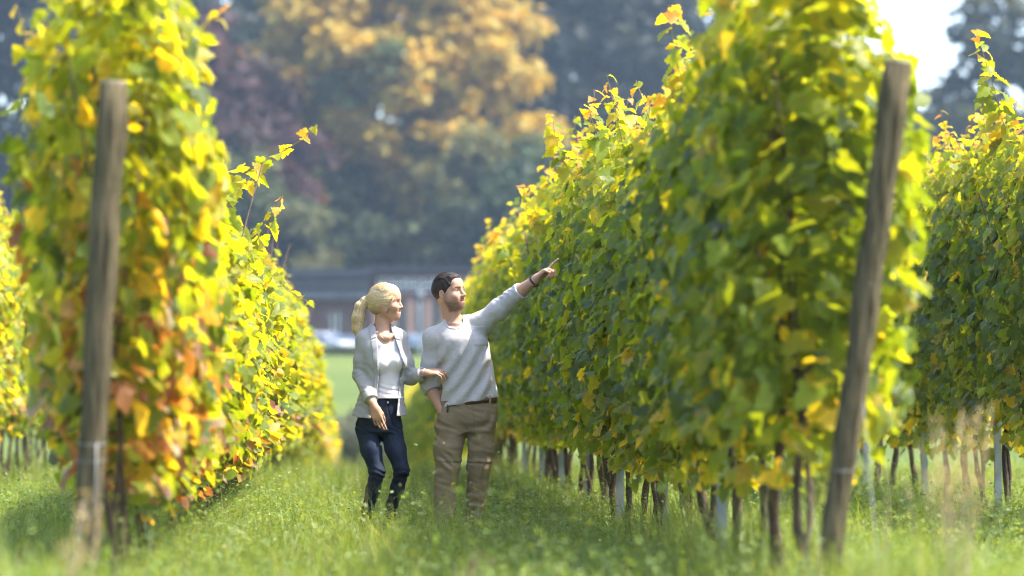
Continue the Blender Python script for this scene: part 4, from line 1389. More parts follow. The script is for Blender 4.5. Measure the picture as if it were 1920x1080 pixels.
def face_colours(V, O, B, sc, female, skin, nails=None):
    q = ((V - np.array(O)) @ B) / sc
    x, y, z = q[:, 0], q[:, 1], q[:, 2]
    c = np.tile(np.array(skin), (len(V), 1)).astype(float)
    inhead = (np.abs(y) < 0.1) & (z > -0.13) & (z < 0.15) & (np.abs(x) < 0.13)
    rng = np.random.default_rng(3)
    def blend(mask, col):
        nonlocal c
        m = np.clip(mask, 0, 1)[:, None] * inhead[:, None]
        c = c * (1 - m) + np.array(col) * m
    g = lambda cx, cy, cz, rx, ry, rz: np.exp(-(((x - cx) / rx) ** 2 + ((y - cy) / ry) ** 2 + ((z - cz) / rz) ** 2))
    for s in (-1, 1):
        blend(0.35 * g(0.07, s * 0.042, -0.022, 0.03, 0.022, 0.02), (0.62, 0.27, 0.19) if female else (0.50, 0.23, 0.15))
        blend(0.4 * g(-0.005, s * 0.085, 0, 0.03, 0.02, 0.04), (0.50, 0.22, 0.15))
    if not female:      # short beard
        rim = np.interp(z, [-0.13, -0.10, -0.085, -0.06, -0.035, -0.01, 0.02], [1, 1, 0.95, 0.80, 0.48, 0.25, 0.0])
        low = np.clip((-0.052 - z) / 0.02, 0, 1) * np.clip((x + 0.01) / 0.02, 0, 1)
        side = np.clip((np.abs(y) - 0.040) / 0.012, 0, 1) * np.clip((0.030 - x) / 0.02 + 0.4, 0, 1) * np.clip((x - 0.0) / 0.012, 0, 1) * np.clip((0.02 - z) / 0.03, 0, 1)
        mous = g(0.098, 0, -0.043, 0.03, 0.026, 0.0065)
        chin = g(0.085, 0, -0.085, 0.04, 0.034, 0.024)
        jaw = np.clip((-0.048 - z + 0.30 * np.clip(0.065 - x, 0, 1) * 0.9) / 0.022, 0, 1) * np.clip((x - 0.002) / 0.012, 0, 1) * np.clip((z + 0.125) / 0.012, 0, 1)
        b = np.clip(np.maximum.reduce([jaw * 0.80, 0.9 * chin, 0.8 * mous, 0.6 * side]), 0, 0.9)
        b = b * np.clip(0.82 + 0.35 * rng.normal(0, 1, len(V)) * 0.4, 0.4, 1)
        blend(b, (0.055, 0.032, 0.022))
    lip = np.maximum(g(0.096, 0, -0.0525, 0.02, 0.019, 0.0045), g(0.096, 0, -0.0645, 0.02, 0.017, 0.005))
    blend(1.2 * lip, (0.52, 0.15, 0.13) if female else (0.45, 0.18, 0.15))
    if female: blend(1.5 * np.exp(-((x - 0.092) / 0.03) ** 2 - (y / 0.018) ** 2 - ((z + 0.0582 - 12 * y * y) / 0.0040) ** 2), (0.85, 0.80, 0.75))       # smiling teeth
    for s in (-1, 1):
        # brows
        zb = 0.030 - 0.16 * np.maximum(np.abs(y) - 0.034, 0) + 0.10 * (np.minimum(np.abs(y), 0.034) - 0.014)
        bm = np.exp(-((z - zb) / 0.0042) ** 2) * ((y * s > 0.011) & (y * s < 0.052) & (x > 0.05))
        blend(bm * (0.6 if female else 1.0), (0.22, 0.13, 0.07) if female else (0.03, 0.018, 0.012))
        # eyes: white, iris, lash line
        ey = ((y * s - 0.032) / 0.0135) ** 2 + ((z - 0.0085) / 0.0052) ** 2
        blend(np.clip((1.05 - ey) * 4, 0, 1) * (x > 0.06), (0.45, 0.42, 0.40))
        ir = ((y * s - 0.032 - 0.002) / 0.0058) ** 2 + ((z - 0.0088) / 0.0058) ** 2
        blend(np.clip((1.1 - ir) * 4, 0, 1) * (x > 0.06), (0.03, 0.025, 0.02))
        la = np.exp(-((z - 0.0145) / 0.0022) ** 2) * (np.abs(y * s - 0.033) < 0.016) * (x > 0.055)
        blend(la * 0.9, (0.05, 0.03, 0.025))
    return c


def hairstyle_man(O, B, sc):
    O = np.array(O, float)
    v = Vol(O - 0.2, O + 0.2, 0.0032)
    T = lambda x, y, z: O + sc * (B @ np.array([x, y, z]))
    v.ell(T(-0.014, 0, 0.030), np.array((0.107, 0.084, 0.101)) * sc, B, 0.01)
    v.ell(T(0.022, 0, 0.098), np.array((0.060, 0.056, 0.028)) * sc, B, 0.03 * sc)
    X, Y, Z = v.all()
    dx, dy, dz = X - O[0], Y - O[1], Z - O[2]
    x, y, z = [(dx * B[0, i] + dy * B[1, i] + dz * B[2, i]) / sc for i in range(3)]
    xh = np.interp(z, [-0.09, -0.07, -0.045, -0.02, -0.005, 0.02, 0.045, 0.066, 0.082, 0.1, 0.12], [-0.2, -0.055, -0.035, -0.020, 0.020, 0.034, 0.060, 0.082, 0.108, 0.14, 0.2]).astype(np.float32)
    xh = xh - 0.25 * np.maximum(np.abs(y) - 0.045, 0) * (z > 0.03)
    v.D = np.maximum(v.D, (x - xh) * 0.7 * sc)
    # thin at the temples and nape
    v.D += 0.009 * np.clip((0.04 - z) / 0.08, 0, 1) * sc
    v.D += (0.0016 * wob(x * 0.35, y, z * 0.6, 61, 260)).astype(np.float32)
    v.D += 0.0011 * np.sin(y * 480 + 3 * np.sin(x * 40) + 20 * z) * np.clip((z - 0.02) / 0.04, 0, 1) * np.clip((0.075 - x) / 0.03, 0.15, 1)
    me = v.mesh("hair", M['blackhair'], lambda V: (np.tile((0.022, 0.015, 0.011), (len(V), 1)) + np.clip((0.01 - ((V - O) @ B)[:, 2:] / sc) / 0.07, 0, 0.5) * np.array((0.16, 0.09, 0.06))) * (1 + 0.5 * np.random.default_rng(1).normal(0, 1, (len(V), 1)).clip(-1, 1)))
    return me


def strand_mesh(name, paths, rad, mat, cols):
    mb = MB(); C = []
    for p, c in zip(paths, cols):
        n0 = len(mb.v)
        n = len(p)
        mb.tube([Vector(q) for q in p], [rad * (1 - 0.7 * i / (n - 1)) for i in range(n)], 4)
        C += [c] * (len(mb.v) - n0)
    me = mb.mesh(name, True)
    at = me.color_attributes.new("col", 'FLOAT_COLOR', 'POINT')
    c4 = np.ones((len(C), 4), np.float32); c4[:, :3] = np.array(C)
    at.data.foreach_set("color", c4.ravel())
    me.materials.append(mat)
    return me

PX = 280.0
M['loop'] = mat_noise("khaki_loop", (0.30, 0.225, 0.145), (0.325, 0.24, 0.155), 60, 0.85)


# ================================================================== the man
def build_man():
    cx0 = 870.0
    P = lambda px, py, y=0.0: np.array(((px - cx0) / PX, y, (1020 - py) / PX))
    zc = lambda py: (1020 - py) / PX
    xc = lambda px: (px - cx0) / PX
    root = empty("person", ((cx0 - 659) / 7200 * 25.7, 25.7, G(0.75, 25.7)))
    SK = (0.53, 0.295, 0.195)
    HO = P(842, 549, -0.02); HB = basis((0.80, -0.58, 0.10), (-0.06, -0.02, 1)); HS = 1.06
    rsh, rel, rwr = P(813, 632, 0.0), P(804, 716, 0.05), P(828, 770, -0.045)
    lsh, lel, lwr = P(908, 602, -0.02), P(957, 559, -0.15), P(1000, 525, -0.30)
    # ---- body: one surface
    v = Vol((-0.32, -0.55, -0.02), (0.66, 0.22, 1.97), 0.0042)
    head(v, HO, HB, HS, False)
    v.cap(HO + HB @ np.array((-0.025, 0, -0.05)), P(851, 606, 0.02), 0.056, 0.062, 0.03)
    v.cap(HO + HB @ np.array((0.015, 0, -0.09)), P(853, 610, -0.03), 0.035, 0.045, 0.03)
    v.cap(P(846, 612, 0.02), rsh + (0.03, 0, 0), 0.045, 0.045, 0.04); v.cap(P(860, 608, 0.02), lsh - (0.02, 0, 0.01), 0.045, 0.045, 0.04)
    v.loft([(zc(770), xc(876), 0, 0.15, 0.09), (zc(700), xc(873), 0, 0.14, 0.09), (zc(640), xc(866), 0, 0.145, 0.09), (zc(608), xc(856), 0, 0.09, 0.07)], 0.04)
    v.chain([rsh, rel], [0.048, 0.042], 0.03)
    v.chain([rel, rel * 0.55 + rwr * 0.45, rwr], [0.043, 0.041, 0.028], 0.02)
    hand(v, rwr, (0.30, 0.12, -1), (-0.7, -0.7, 0.1), 1, [(0.3, 0.3, 0.2)] * 4, 0.92)
    v.chain([lsh, lel], [0.050, 0.044], 0.03)
    v.chain([lel, lel * 0.62 + lwr * 0.38, lwr], [0.046, 0.046, 0.029], 0.02)
    hand(v, lwr, (0.115, -0.035, 0.105), (-0.55, 0.15, 0.65), 1, [(-0.12, 0.05, 0.05), (0.95, 1.35, 0.8), (1.05, 1.45, 0.9), (1.1, 1.4, 0.9)], 1.10, thumb=(0.86, 0.42, -0.28), tcurl=0.25)
    for a, b, c in ((P(850, 790), P(840, 878, -0.05), P(834, 996, -0.07)), (P(902, 788), P(899, 872, 0.0), P(890, 996, 0.07))):
        v.chain([a, b, c], [0.07, 0.05, 0.04], 0.03)
    obj("body", v.mesh("body", M['skin'], lambda V: face_colours(V, HO, HB, HS, False, SK)), None, root)
    # ---- hair
    obj("hair", hairstyle_man(HO, HB, HS), None, root)
    rng = np.random.default_rng(44)
    paths, cols = [], []
    T = lambda x, y, z: HO + HS * (HB @ np.array([x, y, z]))
    for _ in range(330):            # combed-back strands over the cap
        y0 = rng.uniform(-0.066, 0.066); side = abs(y0) / 0.066
        a0 = 0.62 + 0.45 * side ** 2 + rng.normal(0, 0.06); a1 = min(3.0, a0 + rng.uniform(0.6, 1.5)); lift = 1.0 + rng.uniform(-0.01, 0.035)
        w = math.sqrt(max(0.0, 1 - (y0 / 0.086) ** 2))
        paths.append([T(-0.012 + 0.108 * w * lift * math.cos(p_), y0 * (1.02 + 0.1 * t_), 0.032 + 0.103 * w * lift * math.sin(p_)) for t_, p_ in zip(np.linspace(0, 1, 6), np.linspace(a0, a1, 6))])
        cols.append(np.array((0.03, 0.02, 0.014)) * rng.uniform(0.5, 2.2))
    obj("hair_strand", strand_mesh("hair_strand", paths, 0.0014, M['blackhair'], cols), None, root)["kind"] = "stuff"
    # ---- shirt
    v = Vol((-0.34, -0.36, zc(774)), (0.50, 0.24, zc(520)), 0.0045)
    secs = [(zc(773), xc(881), 0, 0.210, 0.138), (zc(757), xc(880), 0, 0.205, 0.134), (zc(742), xc(879), 0, 0.200, 0.130), (zc(715), xc(876), 0, 0.190, 0.126), (zc(690), xc(873), 0, 0.182, 0.126),
            (zc(660), xc(869), 0, 0.182, 0.132), (zc(635), xc(864), 0, 0.182, 0.128), (zc(616), xc(858), 0.01, 0.150, 0.108), (zc(603), xc(854), 0.015, 0.085, 0.085), (zc(596), xc(853), 0.02, 0.07, 0.075)]
    v.loft(secs, 0.03, 2.3)
    v.cap(P(846, 612, 0.02), rsh, 0.055, 0.064, 0.05); v.cap(P(862, 607, 0.02), lsh, 0.055, 0.064, 0.05)
    v.chain([rsh, rsh * 0.4 + rel * 0.6, rel], [0.063, 0.061, 0.060], 0.045)
    v.cap(rel, rel * 0.78 + rwr * 0.22, 0.060, 0.056, 0.02)
    v.cap(rel * 0.86 + rwr * 0.14, rel * 0.74 + rwr * 0.26, 0.0605, 0.0595, 0.006)
    v.chain([lsh, lsh * 0.45 + lel * 0.55, lel], [0.068, 0.064, 0.060], 0.05)
    v.cap(lel, lel * 0.62 + lwr * 0.38, 0.060, 0.055, 0.02)
    v.cap(lel * 0.8 + lwr * 0.2, lel * 0.60 + lwr * 0.40, 0.0605, 0.0590, 0.006)
    X, Y, Z = v.all()
    # folds: long drapes from the raised shoulder to the hip, small crumples everywhere
    u = (X - xc(905)) * 0.62 + (Z - zc(600)) * 0.78; w = (X - xc(905)) * 0.78 - (Z - zc(600)) * 0.62
    body_m = np.clip((0.20 - np.abs(X - 0.0)) / 0.05, 0, 1)
    v.D += (0.0135 * np.sin(w * 70 + 2.6 * np.sin(u * 6 + 1) + 5 * Y) * np.clip((zc(625) - Z) / 0.2, 0, 1) * body_m * (0.55 + 0.45 * wob(X, Y, Z, 7, 14))).astype(np.float32)
    v.D += (0.0034 * wob(X, Y, Z * 0.6, 5, 38) + 0.0022 * wob(X, Y, Z, 6, 85)).astype(np.float32)
    # sleeve rings of bunched cloth
    for (a, b, amp) in ((lsh, lel * 0.6 + lwr * 0.4, 0.0030), (rsh, rel * 0.75 + rwr * 0.25, 0.0026)):
        d = (b - a) / np.linalg.norm(b - a)
        t = (X - a[0]) * d[0] + (Y - a[1]) * d[1] + (Z - a[2]) * d[2]
        m_ = np.clip((t - 0.06) / 0.08, 0, 1)
        side = (X > xc(915)) if amp > 0.0028 else (X < xc(824))
        v.D += (1.3 * amp * np.sin(t * 110 + 3.5 * np.sin(Z * 24 + Y * 40 + t * 17) + X * 20) * m_ * side * (0.45 + 0.55 * wob(X, Y, Z, 8, 26))).astype(np.float32)
    # slanting hem, neckline, open ends of the sleeves
    hem = zc(764) + (X - xc(822)) * (zc(741) - zc(764)) / (xc(937) - xc(822)) + 0.004 * np.sin(X * 50)
    onbody = (X > xc(828)) | (Z > zc(700))
    v.D = np.maximum(v.D, hem - Z).astype(np.float32)
    Dfull = v.D.copy()
    nk0, nk1 = P(851, 585, -0.01), P(852, 602, -0.045)
    v.cap(nk0, nk1, 0.066, 0.058, 0.006, True)
    for (a, b, t) in ((rel, rwr, 0.30), (lel, lwr, 0.43)):
        d = (b - a) / np.linalg.norm(b - a); q = a * (1 - t) + b * t
        pl_ = (X - q[0]) * d[0] + (Y - q[1]) * d[1] + (Z - q[2]) * d[2]
        near = ((X - q[0]) ** 2 + (Y - q[1]) ** 2 + (Z - q[2]) ** 2) < 0.1 ** 2
        v.D = np.where(near, np.maximum(v.D, pl_), v.D).astype(np.float32)
    SHc = (0.50, 0.48, 0.48)
    def shirt_col(V):
        c = np.tile(SHc, (len(V), 1)).astype(float)
        r = np.random.default_rng(2).normal(0, 1, len(V))
        return c * (1 + 0.045 * r[:, None].clip(-2, 2))
    sh = obj("shirt", v.mesh("shirt", M['shirt'], shirt_col, 1), None, root)
    # chest pocket and collar band lie on the shirt
    D0 = v.D.copy()
    bxp = np.maximum(np.abs((X - xc(899)) + (Z - zc(628)) * 0.12) - 0.052, np.maximum(np.abs(Z - zc(628)) - 0.066, Y)) + 0 * D0
    v.D = np.maximum(D0 - 0.0035, bxp).astype(np.float32)
    obj("chest_pocket", v.mesh("chest_pocket", M['shirt'], shirt_col, 1), None, sh)
    ab = nk1 - nk0; tt = np.clip(((X - nk0[0]) * ab[0] + (Y - nk0[1]) * ab[1] + (Z - nk0[2]) * ab[2]) / float(ab @ ab), 0, 1)
    nd = np.sqrt((X - nk0[0] - tt * ab[0]) ** 2 + (Y - nk0[1] - tt * ab[1]) ** 2 + (Z - nk0[2] - tt * ab[2]) ** 2) - (0.066 - 0.008 * tt)
    v.D = np.maximum(np.maximum(Dfull - 0.0035, nd - 0.016), -nd - 0.002).astype(np.float32)
    obj("collar", v.mesh("collar", M['shirt'], shirt_col, 1), None, sh)
    # ---- trousers
    v = Vol((-0.26, -0.24, 0.03), (0.30, 0.26, zc(738)), 0.0045)
    v.loft([(zc(808), xc(875), 0.0, 0.165, 0.085), (zc(785), xc(876), 0, 0.198, 0.122), (zc(762), xc(877), 0, 0.196, 0.122), (zc(738), xc(878), 0, 0.188, 0.115)], 0.03, 2.4)
    legs = (([P(847, 798, 0), P(840, 840, -0.03), P(838, 878, -0.05), P(834, 930, -0.045), P(832, 1012, -0.06)], [0.102, 0.096, 0.083, 0.074, 0.070]),
            ([P(903, 796, 0), P(901, 838, -0.01), P(898, 872, -0.015), P(893, 930, 0.03), P(889, 1012, 0.07)], [0.098, 0.091, 0.077, 0.067, 0.064]))
    X, Y, Z = v.all()
    xi = np.interp(Z, [zc(1015), zc(960), zc(905), zc(860), zc(812)], [xc(858), xc(860), xc(867), xc(876), xc(877)]); wi = np.interp(Z, [zc(1015), zc(960), zc(905), zc(860), zc(812)], [0.038, 0.028, 0.010, 0.003, 0.0015])
    pel = v.D
    parts_ = []
    for (pts, rad), sg in zip(legs, (1, -1)):
        v.D = np.full(pel.shape, 0.5, np.float32); v.chain(pts, rad, 0.02)
        if sg > 0: v.ell(P(838, 790, -0.045), (0.060, 0.070, 0.085), None, 0.03)
        parts_.append(np.where(Z < zc(806), np.maximum(v.D, (X - xi) * sg + wi), v.D))
    v.D = pel
    for q in parts_: v.union((slice(None),) * 3, q.astype(np.float32), 0.035)
    X, Y, Z = v.all()
    low = np.clip((zc(800) - Z) / 0.15, 0, 1)
    # cut between the legs so that the light shows through
    kn = np.exp(-((Z - zc(868)) / 0.05) ** 2); hp = np.exp(-((Z - zc(800)) / 0.06) ** 2); an = np.exp(-((Z - zc(945)) / 0.09) ** 2)
    side = np.where(X < xc(876), 1.0, -1.0)
    v.D += ((0.0080 * kn + 0.0075 * hp + 0.0065 * an + 0.0022) * (np.sin(Z * 62 + side * X * 48 + 3.4 * np.sin(X * 19 + Z * 13 + 1) + 9 * Y) * (0.4 + 0.6 * wob(X, Y, Z, 17, 20)) + 0.7 * wob(X * 0.8, Y, Z * 1.6, 18, 44))).astype(np.float32)
    v.D += (0.0034 * wob(X, Y, Z, 15, 40) + 0.0030 * wob(X * 0.6, Y * 0.6, Z * 1.3, 16, 95)).astype(np.float32)
    # zip-off seam above each knee, with a fold of cloth over it
    for zs in (866,):
        s_z = zc(zs) + 0.03 * np.abs(X - xc(876)) * side * 0 - 0.02 * (X - xc(870))
        dz = Z - s_z
        v.D += (0.0045 * np.exp(-(dz / 0.004) ** 2) - 0.0045 * np.exp(-((dz - 0.016) / 0.012) ** 2)).astype(np.float32)
    # slanted pocket and fly creases
    pk = (X - xc(828)) * 0.86 + (Z - zc(772)) * 0.5
    pl2 = np.exp(-((X - xc(836) + (Z - zc(770)) * -0.55) / 0.004) ** 2) * (Z > zc(792)) * (Z < zc(752)) * (Y < 0)
    v.D += (0.004 * pl2 + 0.003 * np.exp(-((X - xc(884) - 0.006) / 0.004) ** 2) * (Z > zc(806)) * (Y < 0)).astype(np.float32)
    v.D = np.maximum(v.D, 0.055 - Z).astype(np.float32)
    obj_tr = obj("trousers", v.mesh("trousers", M['chino'], lambda V: np.tile((0.275, 0.205, 0.130), (len(V), 1)) * (1 + 0.03 * np.random.default_rng(4).normal(0, 1, (len(V), 1)))), None, root)
    MB().tube([P(838, 757, -0.100), P(839, 764, -0.110), P(838, 771, -0.116)], [0.004, 0.005, 0.006], 6).build("zip_pull", M['seam'], obj_tr, True)
    # ---- belt
    ringb = []
    for a in np.linspace(0, 2 * math.pi, 60, endpoint=False):
        ca, sa = math.cos(a), math.sin(a)
        ringb.append((xc(878) + 0.196 * math.copysign(abs(ca) ** 0.85, ca), 0.123 * math.copysign(abs(sa) ** 0.85, sa)))
    vb, fb = [], []
    for (x, y) in ringb:
        tilt = (x - xc(878)) * 0.10
        for (o_, z) in ((0, zc(757)), (0, zc(746))): vb.append((x, y, z + tilt))
        k_ = 0.96
        for (o_, z) in ((0, zc(746)), (0, zc(757))): vb.append((xc(878) + (x - xc(878)) * k_, y * k_, z + tilt))
    n = len(ringb)
    for i in range(n):
        j = (i + 1) % n
        for q in range(4): fb.append((4 * i + q, 4 * j + q, 4 * j + (q + 1) % 4, 4 * i + (q + 1) % 4))
    belt = MB().add(vb, fb).build("belt", M['leather'], root, True)
    for px in (918,):
        yy = -0.125 * math.sqrt(max(0.05, 1 - ((xc(px) - xc(878)) / 0.2) ** 2)) - 0.006
        MB().box((xc(px), yy, zc(752) + (xc(px) - xc(878)) * 0.1), (0.014, 0.008, 0.056)).build("belt_loop", M['loop'], belt, False, 0.002)
    # ---- shoes
    for (ax, ay) in ((P(833, 1000, -0.06), 0), (P(889, 1000, 0.07), 0)):
        v = Vol(ax + (-0.09, -0.26, -0.09), ax + (0.09, 0.14, 0.08), 0.006)
        v.cap((ax[0], ax[1] + 0.03, 0.055), (ax[0] - 0.01, ax[1] - 0.10, 0.042), 0.045, 0.043, 0.03)
        v.cap((ax[0] - 0.01, ax[1] - 0.10, 0.042), (ax[0] - 0.012, ax[1] - 0.18, 0.036), 0.043, 0.034, 0.03)
        v.cap((ax[0], ax[1] + 0.02, 0.06), (ax[0], ax[1] + 0.02, 0.11), 0.045, 0.042, 0.03)
        X, Y, Z = v.all(); v.D = np.maximum(v.D, 0.004 - Z).astype(np.float32)
        obj("shoe", v.mesh("shoe", M['shoe']), None, root)
    tag(root, "bearded dark-haired man in grey jersey and khaki trousers pointing at the vines", "person")
    # ---- watch on the pointing arm
    d = (lwr - lel) / np.linalg.norm(lwr - lel); q = lwr - d * 0.012
    w = empty("wristwatch", tuple(np.array(root.location) + q))
    a1 = np.cross(d, (0, 0, 1)); a1 /= np.linalg.norm(a1); a2 = np.cross(d, a1)
    MB().tube([a1 * 0.0335 * math.cos(a) + a2 * 0.031 * math.sin(a) for a in np.linspace(0, 6.2832, 24)], 0.0075, 6, False).build("strap", M['darkstrap'], w, True)
    for o_ in (-0.006, 0.006):
        MB().tube([d * o_ + a1 * 0.0345 * math.cos(a) + a2 * 0.032 * math.sin(a) for a in np.linspace(0, 6.2832, 24)], 0.0045, 6, False).build("strap_edge", M['darkstrap'], w, True)
    fc = a2 * 0.036
    MB().tube([fc - a2 * 0.004, fc + a2 * 0.007], [0.018, 0.017], 16).build("case", M['darkstrap'], w)
    tag(w, "dark strapped wristwatch on the man's pointing arm", "watch")


# ================================================================== the woman
def build_woman():
    cx0 = 715.0
    P = lambda px, py, y=0.0: np.array(((px - cx0) / PX, y, (1020 - py) / PX))
    zc = lambda py: (1020 - py) / PX
    xc = lambda px: (px - cx0) / PX
    root = empty("person", ((cx0 - 659) / 7200 * 25.7, 25.7, G(0.2, 25.7)))
    SK = (0.56, 0.315, 0.205)
    HO = P(724, 572, 0.0); HB = basis((0.945, -0.31, -0.02), (-0.08, -0.04, 1)); HS = 1.0
    rsh, rel, rwr = P(684, 640, 0.01), P(676, 706, 0.0), P(701, 764, -0.175)
    lsh, lel, lwr = P(748, 637, 0.0), P(770, 711, 0.03), P(798, 702, -0.09)
    v = Vol((-0.30, -0.30, -0.02), (0.45, 0.24, 1.76), 0.0042)
    head(v, HO, HB, HS, True)
    v.cap(HO + HB @ np.array((-0.03, 0, -0.05)), P(714, 626, 0.02), 0.043, 0.046, 0.03)
    v.cap(HO + HB @ np.array((0.005, 0, -0.085)), P(718, 628, -0.02), 0.028, 0.034, 0.03)
    v.cap(P(710, 632, 0.02), rsh + (0.01, 0, -0.01), 0.040, 0.038, 0.05); v.cap(P(724, 631, 0.02), lsh - (0.01, 0, 0.01), 0.040, 0.038, 0.05)
    v.loft([(zc(770), xc(720), 0, 0.11, 0.08), (zc(720), xc(723), 0, 0.095, 0.075), (zc(680), xc(722), 0, 0.115, 0.085), (zc(650), xc(719), 0, 0.125, 0.085), (zc(632), xc(717), 0.0, 0.095, 0.062)], 0.04)
    v.cap(P(700, 632, -0.055), P(722, 637, -0.075), 0.010, 0.010, 0.03); v.cap(P(740, 630, -0.05), P(728, 637, -0.075), 0.010, 0.010, 0.03)   # collar bones
    v.chain([rsh, rel], [0.038, 0.034], 0.03); v.chain([rel, rel * 0.6 + rwr * 0.4, rwr], [0.035, 0.035, 0.0235], 0.02)
    hand(v, rwr, (0.048, -0.03, -0.17), (-0.25, -1.0, 0.1), 1, [(0.05, 0.12, 0.12), (0.35, 0.55, 0.35), (0.45, 0.65, 0.4), (0.5, 0.7, 0.4)], 0.98, thumb=(0.9, 0.25, -0.5), tcurl=0.2, r=0.0078)
    v.chain([lsh, lel], [0.038, 0.034], 0.03); v.chain([lel, lel * 0.6 + lwr * 0.4, lwr], [0.035, 0.034, 0.0235], 0.02)
    hand(v, lwr, (1.0, -0.28, 0.06), (0.05, -0.55, 0.85), 1, [(0.42, 0.75, 0.45), (0.5, 0.8, 0.5), (0.55, 0.85, 0.5), (0.6, 0.85, 0.5)], 0.93, thumb=(0.9, 0.3, -0.35), tcurl=0.15, r=0.0078)
    for pts in ([P(692, 800), P(707, 888, -0.08), P(681, 990, 0.03)], [P(732, 798), P(753, 884, -0.06), P(727, 985, 0.12)]):
        v.chain(pts, [0.06, 0.036, 0.012], 0.03)
    def wcol(V):
        c = face_colours(V, HO, HB, HS, True, SK)
        return c
    obj("body", v.mesh("body", M['skin'], wcol), None, root)
    # ---- hair: swept back cap + ponytail + loose strands
    v = Vol(HO + (-0.30, -0.16, -0.30), HO + (0.16, 0.18, 0.18), 0.0034)
    T = lambda x, y, z: HO + HS * (HB @ np.array([x, y, z]))
    v.ell(T(-0.018, 0, 0.030), np.array((0.112, 0.090, 0.104)), HB, 0.01)
    v.ell(T(0.025, 0, 0.085), np.array((0.060, 0.060, 0.040)), HB, 0.03)
    v.ell(T(-0.060, 0, -0.015), np.array((0.058, 0.066, 0.062)), HB, 0.03)
    v.ell(T(-0.095, 0, 0.020), np.array((0.040, 0.040, 0.040)), HB, 0.03)
    X, Y, Z = v.all()
    dx, dy, dz = X - HO[0], Y - HO[1], Z - HO[2]
    x, y, z = [(dx * HB[0, i] + dy * HB[1, i] + dz * HB[2, i]) for i in range(3)]
    xh = np.interp(z, [-0.09, -0.078, -0.06, -0.04, -0.02, 0.0, 0.03, 0.055, 0.075, 0.095, 0.12], [-0.20, -0.040, -0.010, 0.016, 0.030, 0.040, 0.056, 0.070, 0.092, 0.13, 0.2]).astype(np.float32)
    v.D = np.maximum(v.D, (x - xh) * 0.75)
    # combed ridges running from the hairline to the tie
    th = np.arctan2(z - 0.020, x + 0.125)
    v.D += (0.0005 * np.sin(th * 31 + 2 * np.sin(y * 60) + 10 * np.abs(y)) + 0.0006 * np.sin(th * 85 + 30 * y)).astype(np.float32)
    tail = [P(693, 566, 0.035), P(684, 567, 0.04), P(676, 578, 0.045), P(672, 598, 0.045), P(671, 620, 0.045), P(675, 640, 0.05)]
    trad = [0.015, 0.026, 0.036, 0.041, 0.035, 0.010]
    v.chain(tail, trad, 0.02)
    tm = np.clip((xc(694) - X) / 0.02, 0, 1)
    tx = lambda Zz: np.interp(Zz, [zc(640), zc(620), zc(598), zc(578), zc(567)], [xc(675), xc(671), xc(672), xc(677), xc(685)])
    v.D += (tm * (0.0018 * np.sin((X - tx(Z)) * 260 + 1.5 * np.sin(Z * 16) + 120 * Y) + 0.0024 * wob(X - tx(Z), Y, Z * 0.15, 21, 190))).astype(np.float32)
    def hcol(V):
        d = V - HO; q = d @ HB
        tha = np.arctan2(q[:, 2] - 0.02, q[:, 0] + 0.125)
        s = 0.5 + 0.5 * np.sin(tha * 47 + 2.0 * np.sin(q[:, 1] * 50))
        tl = V[:, 0] < xc(694)
        s = np.where(tl, 0.5 + 0.5 * np.sin((V[:, 0] - tx(V[:, 2])) * 330 + 1.5 * np.sin(V[:, 2] * 16) + 150 * V[:, 1]), s)
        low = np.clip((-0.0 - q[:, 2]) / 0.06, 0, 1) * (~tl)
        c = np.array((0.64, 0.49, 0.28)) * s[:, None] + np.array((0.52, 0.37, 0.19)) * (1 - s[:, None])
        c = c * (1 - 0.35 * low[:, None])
        return c * (1 + 0.12 * np.random.default_rng(6).normal(0, 1, (len(V), 1)).clip(-2, 2))
    hair = obj("hair", v.mesh("hair", M['blonde'], hcol, 1), None, root)
    rng = np.random.default_rng(12)
    paths, cols = [], []
    for _ in range(240):            # ponytail and flyaway strands
        a = rng.uniform(0, 6.28); f = rng.uniform(0.6, 1.18); L = rng.uniform(0.55, 1.0)
        off = np.array((math.cos(a), math.sin(a) * 0.8, 0.15 * math.sin(a)))
        pts = []
        for i, (q, r_) in enumerate(zip(tail, trad)):
            if i / 5 > L: break
            pts.append(q + off * max(r_, 0.018 * (i > 1)) * f + rng.normal(0, 0.0025, 3))
        if len(pts) > 2: paths.append(pts); cols.append(np.array((0.60, 0.45, 0.25)) * rng.uniform(0.7, 1.25))
    for _ in range(260):            # wisps over the crown and the temple
        a0 = rng.uniform(0.80, 1.6); y0 = rng.uniform(-0.078, 0.07); wy = math.sqrt(max(0.05, 1 - (y0 / 0.094) ** 2)); lf = 1 + rng.uniform(-0.02, 0.035)
        pts = []
        for t in np.linspace(0, 1, 7):
            ph = a0 + (2.75 - a0) * t
            pts.append(T(-0.016 + 0.115 * lf * (wy + (1 - wy) * t * 0.6) * math.cos(ph), y0 * (1 - 0.5 * t) * 1.08, 0.030 + 0.106 * lf * (wy + (1 - wy) * t * 0.6) * math.sin(ph) + rng.normal(0, 0.0015)))
        paths.append(pts); cols.append(np.array((0.62, 0.48, 0.28)) * rng.uniform(0.8, 1.2))
    for i in range(16):              # loose side lock falling in front of the ear
        y0 = -0.070 + rng.normal(0, 0.004)
        paths.append([T(0.072 + rng.normal(0, .003), -0.048, 0.060), T(0.064 + rng.normal(0, .004), y0, 0.020), T(0.050 + rng.normal(0, .005), y0 - 0.004, -0.02), T(0.028 + rng.normal(0, .006), y0, -0.058)])
        cols.append(np.array((0.66, 0.50, 0.28)) * rng.uniform(0.8, 1.15))
    obj("hair_strand", strand_mesh("hair_strand", paths, 0.0011, M['blonde'], cols), None, hair)["kind"] = "stuff"
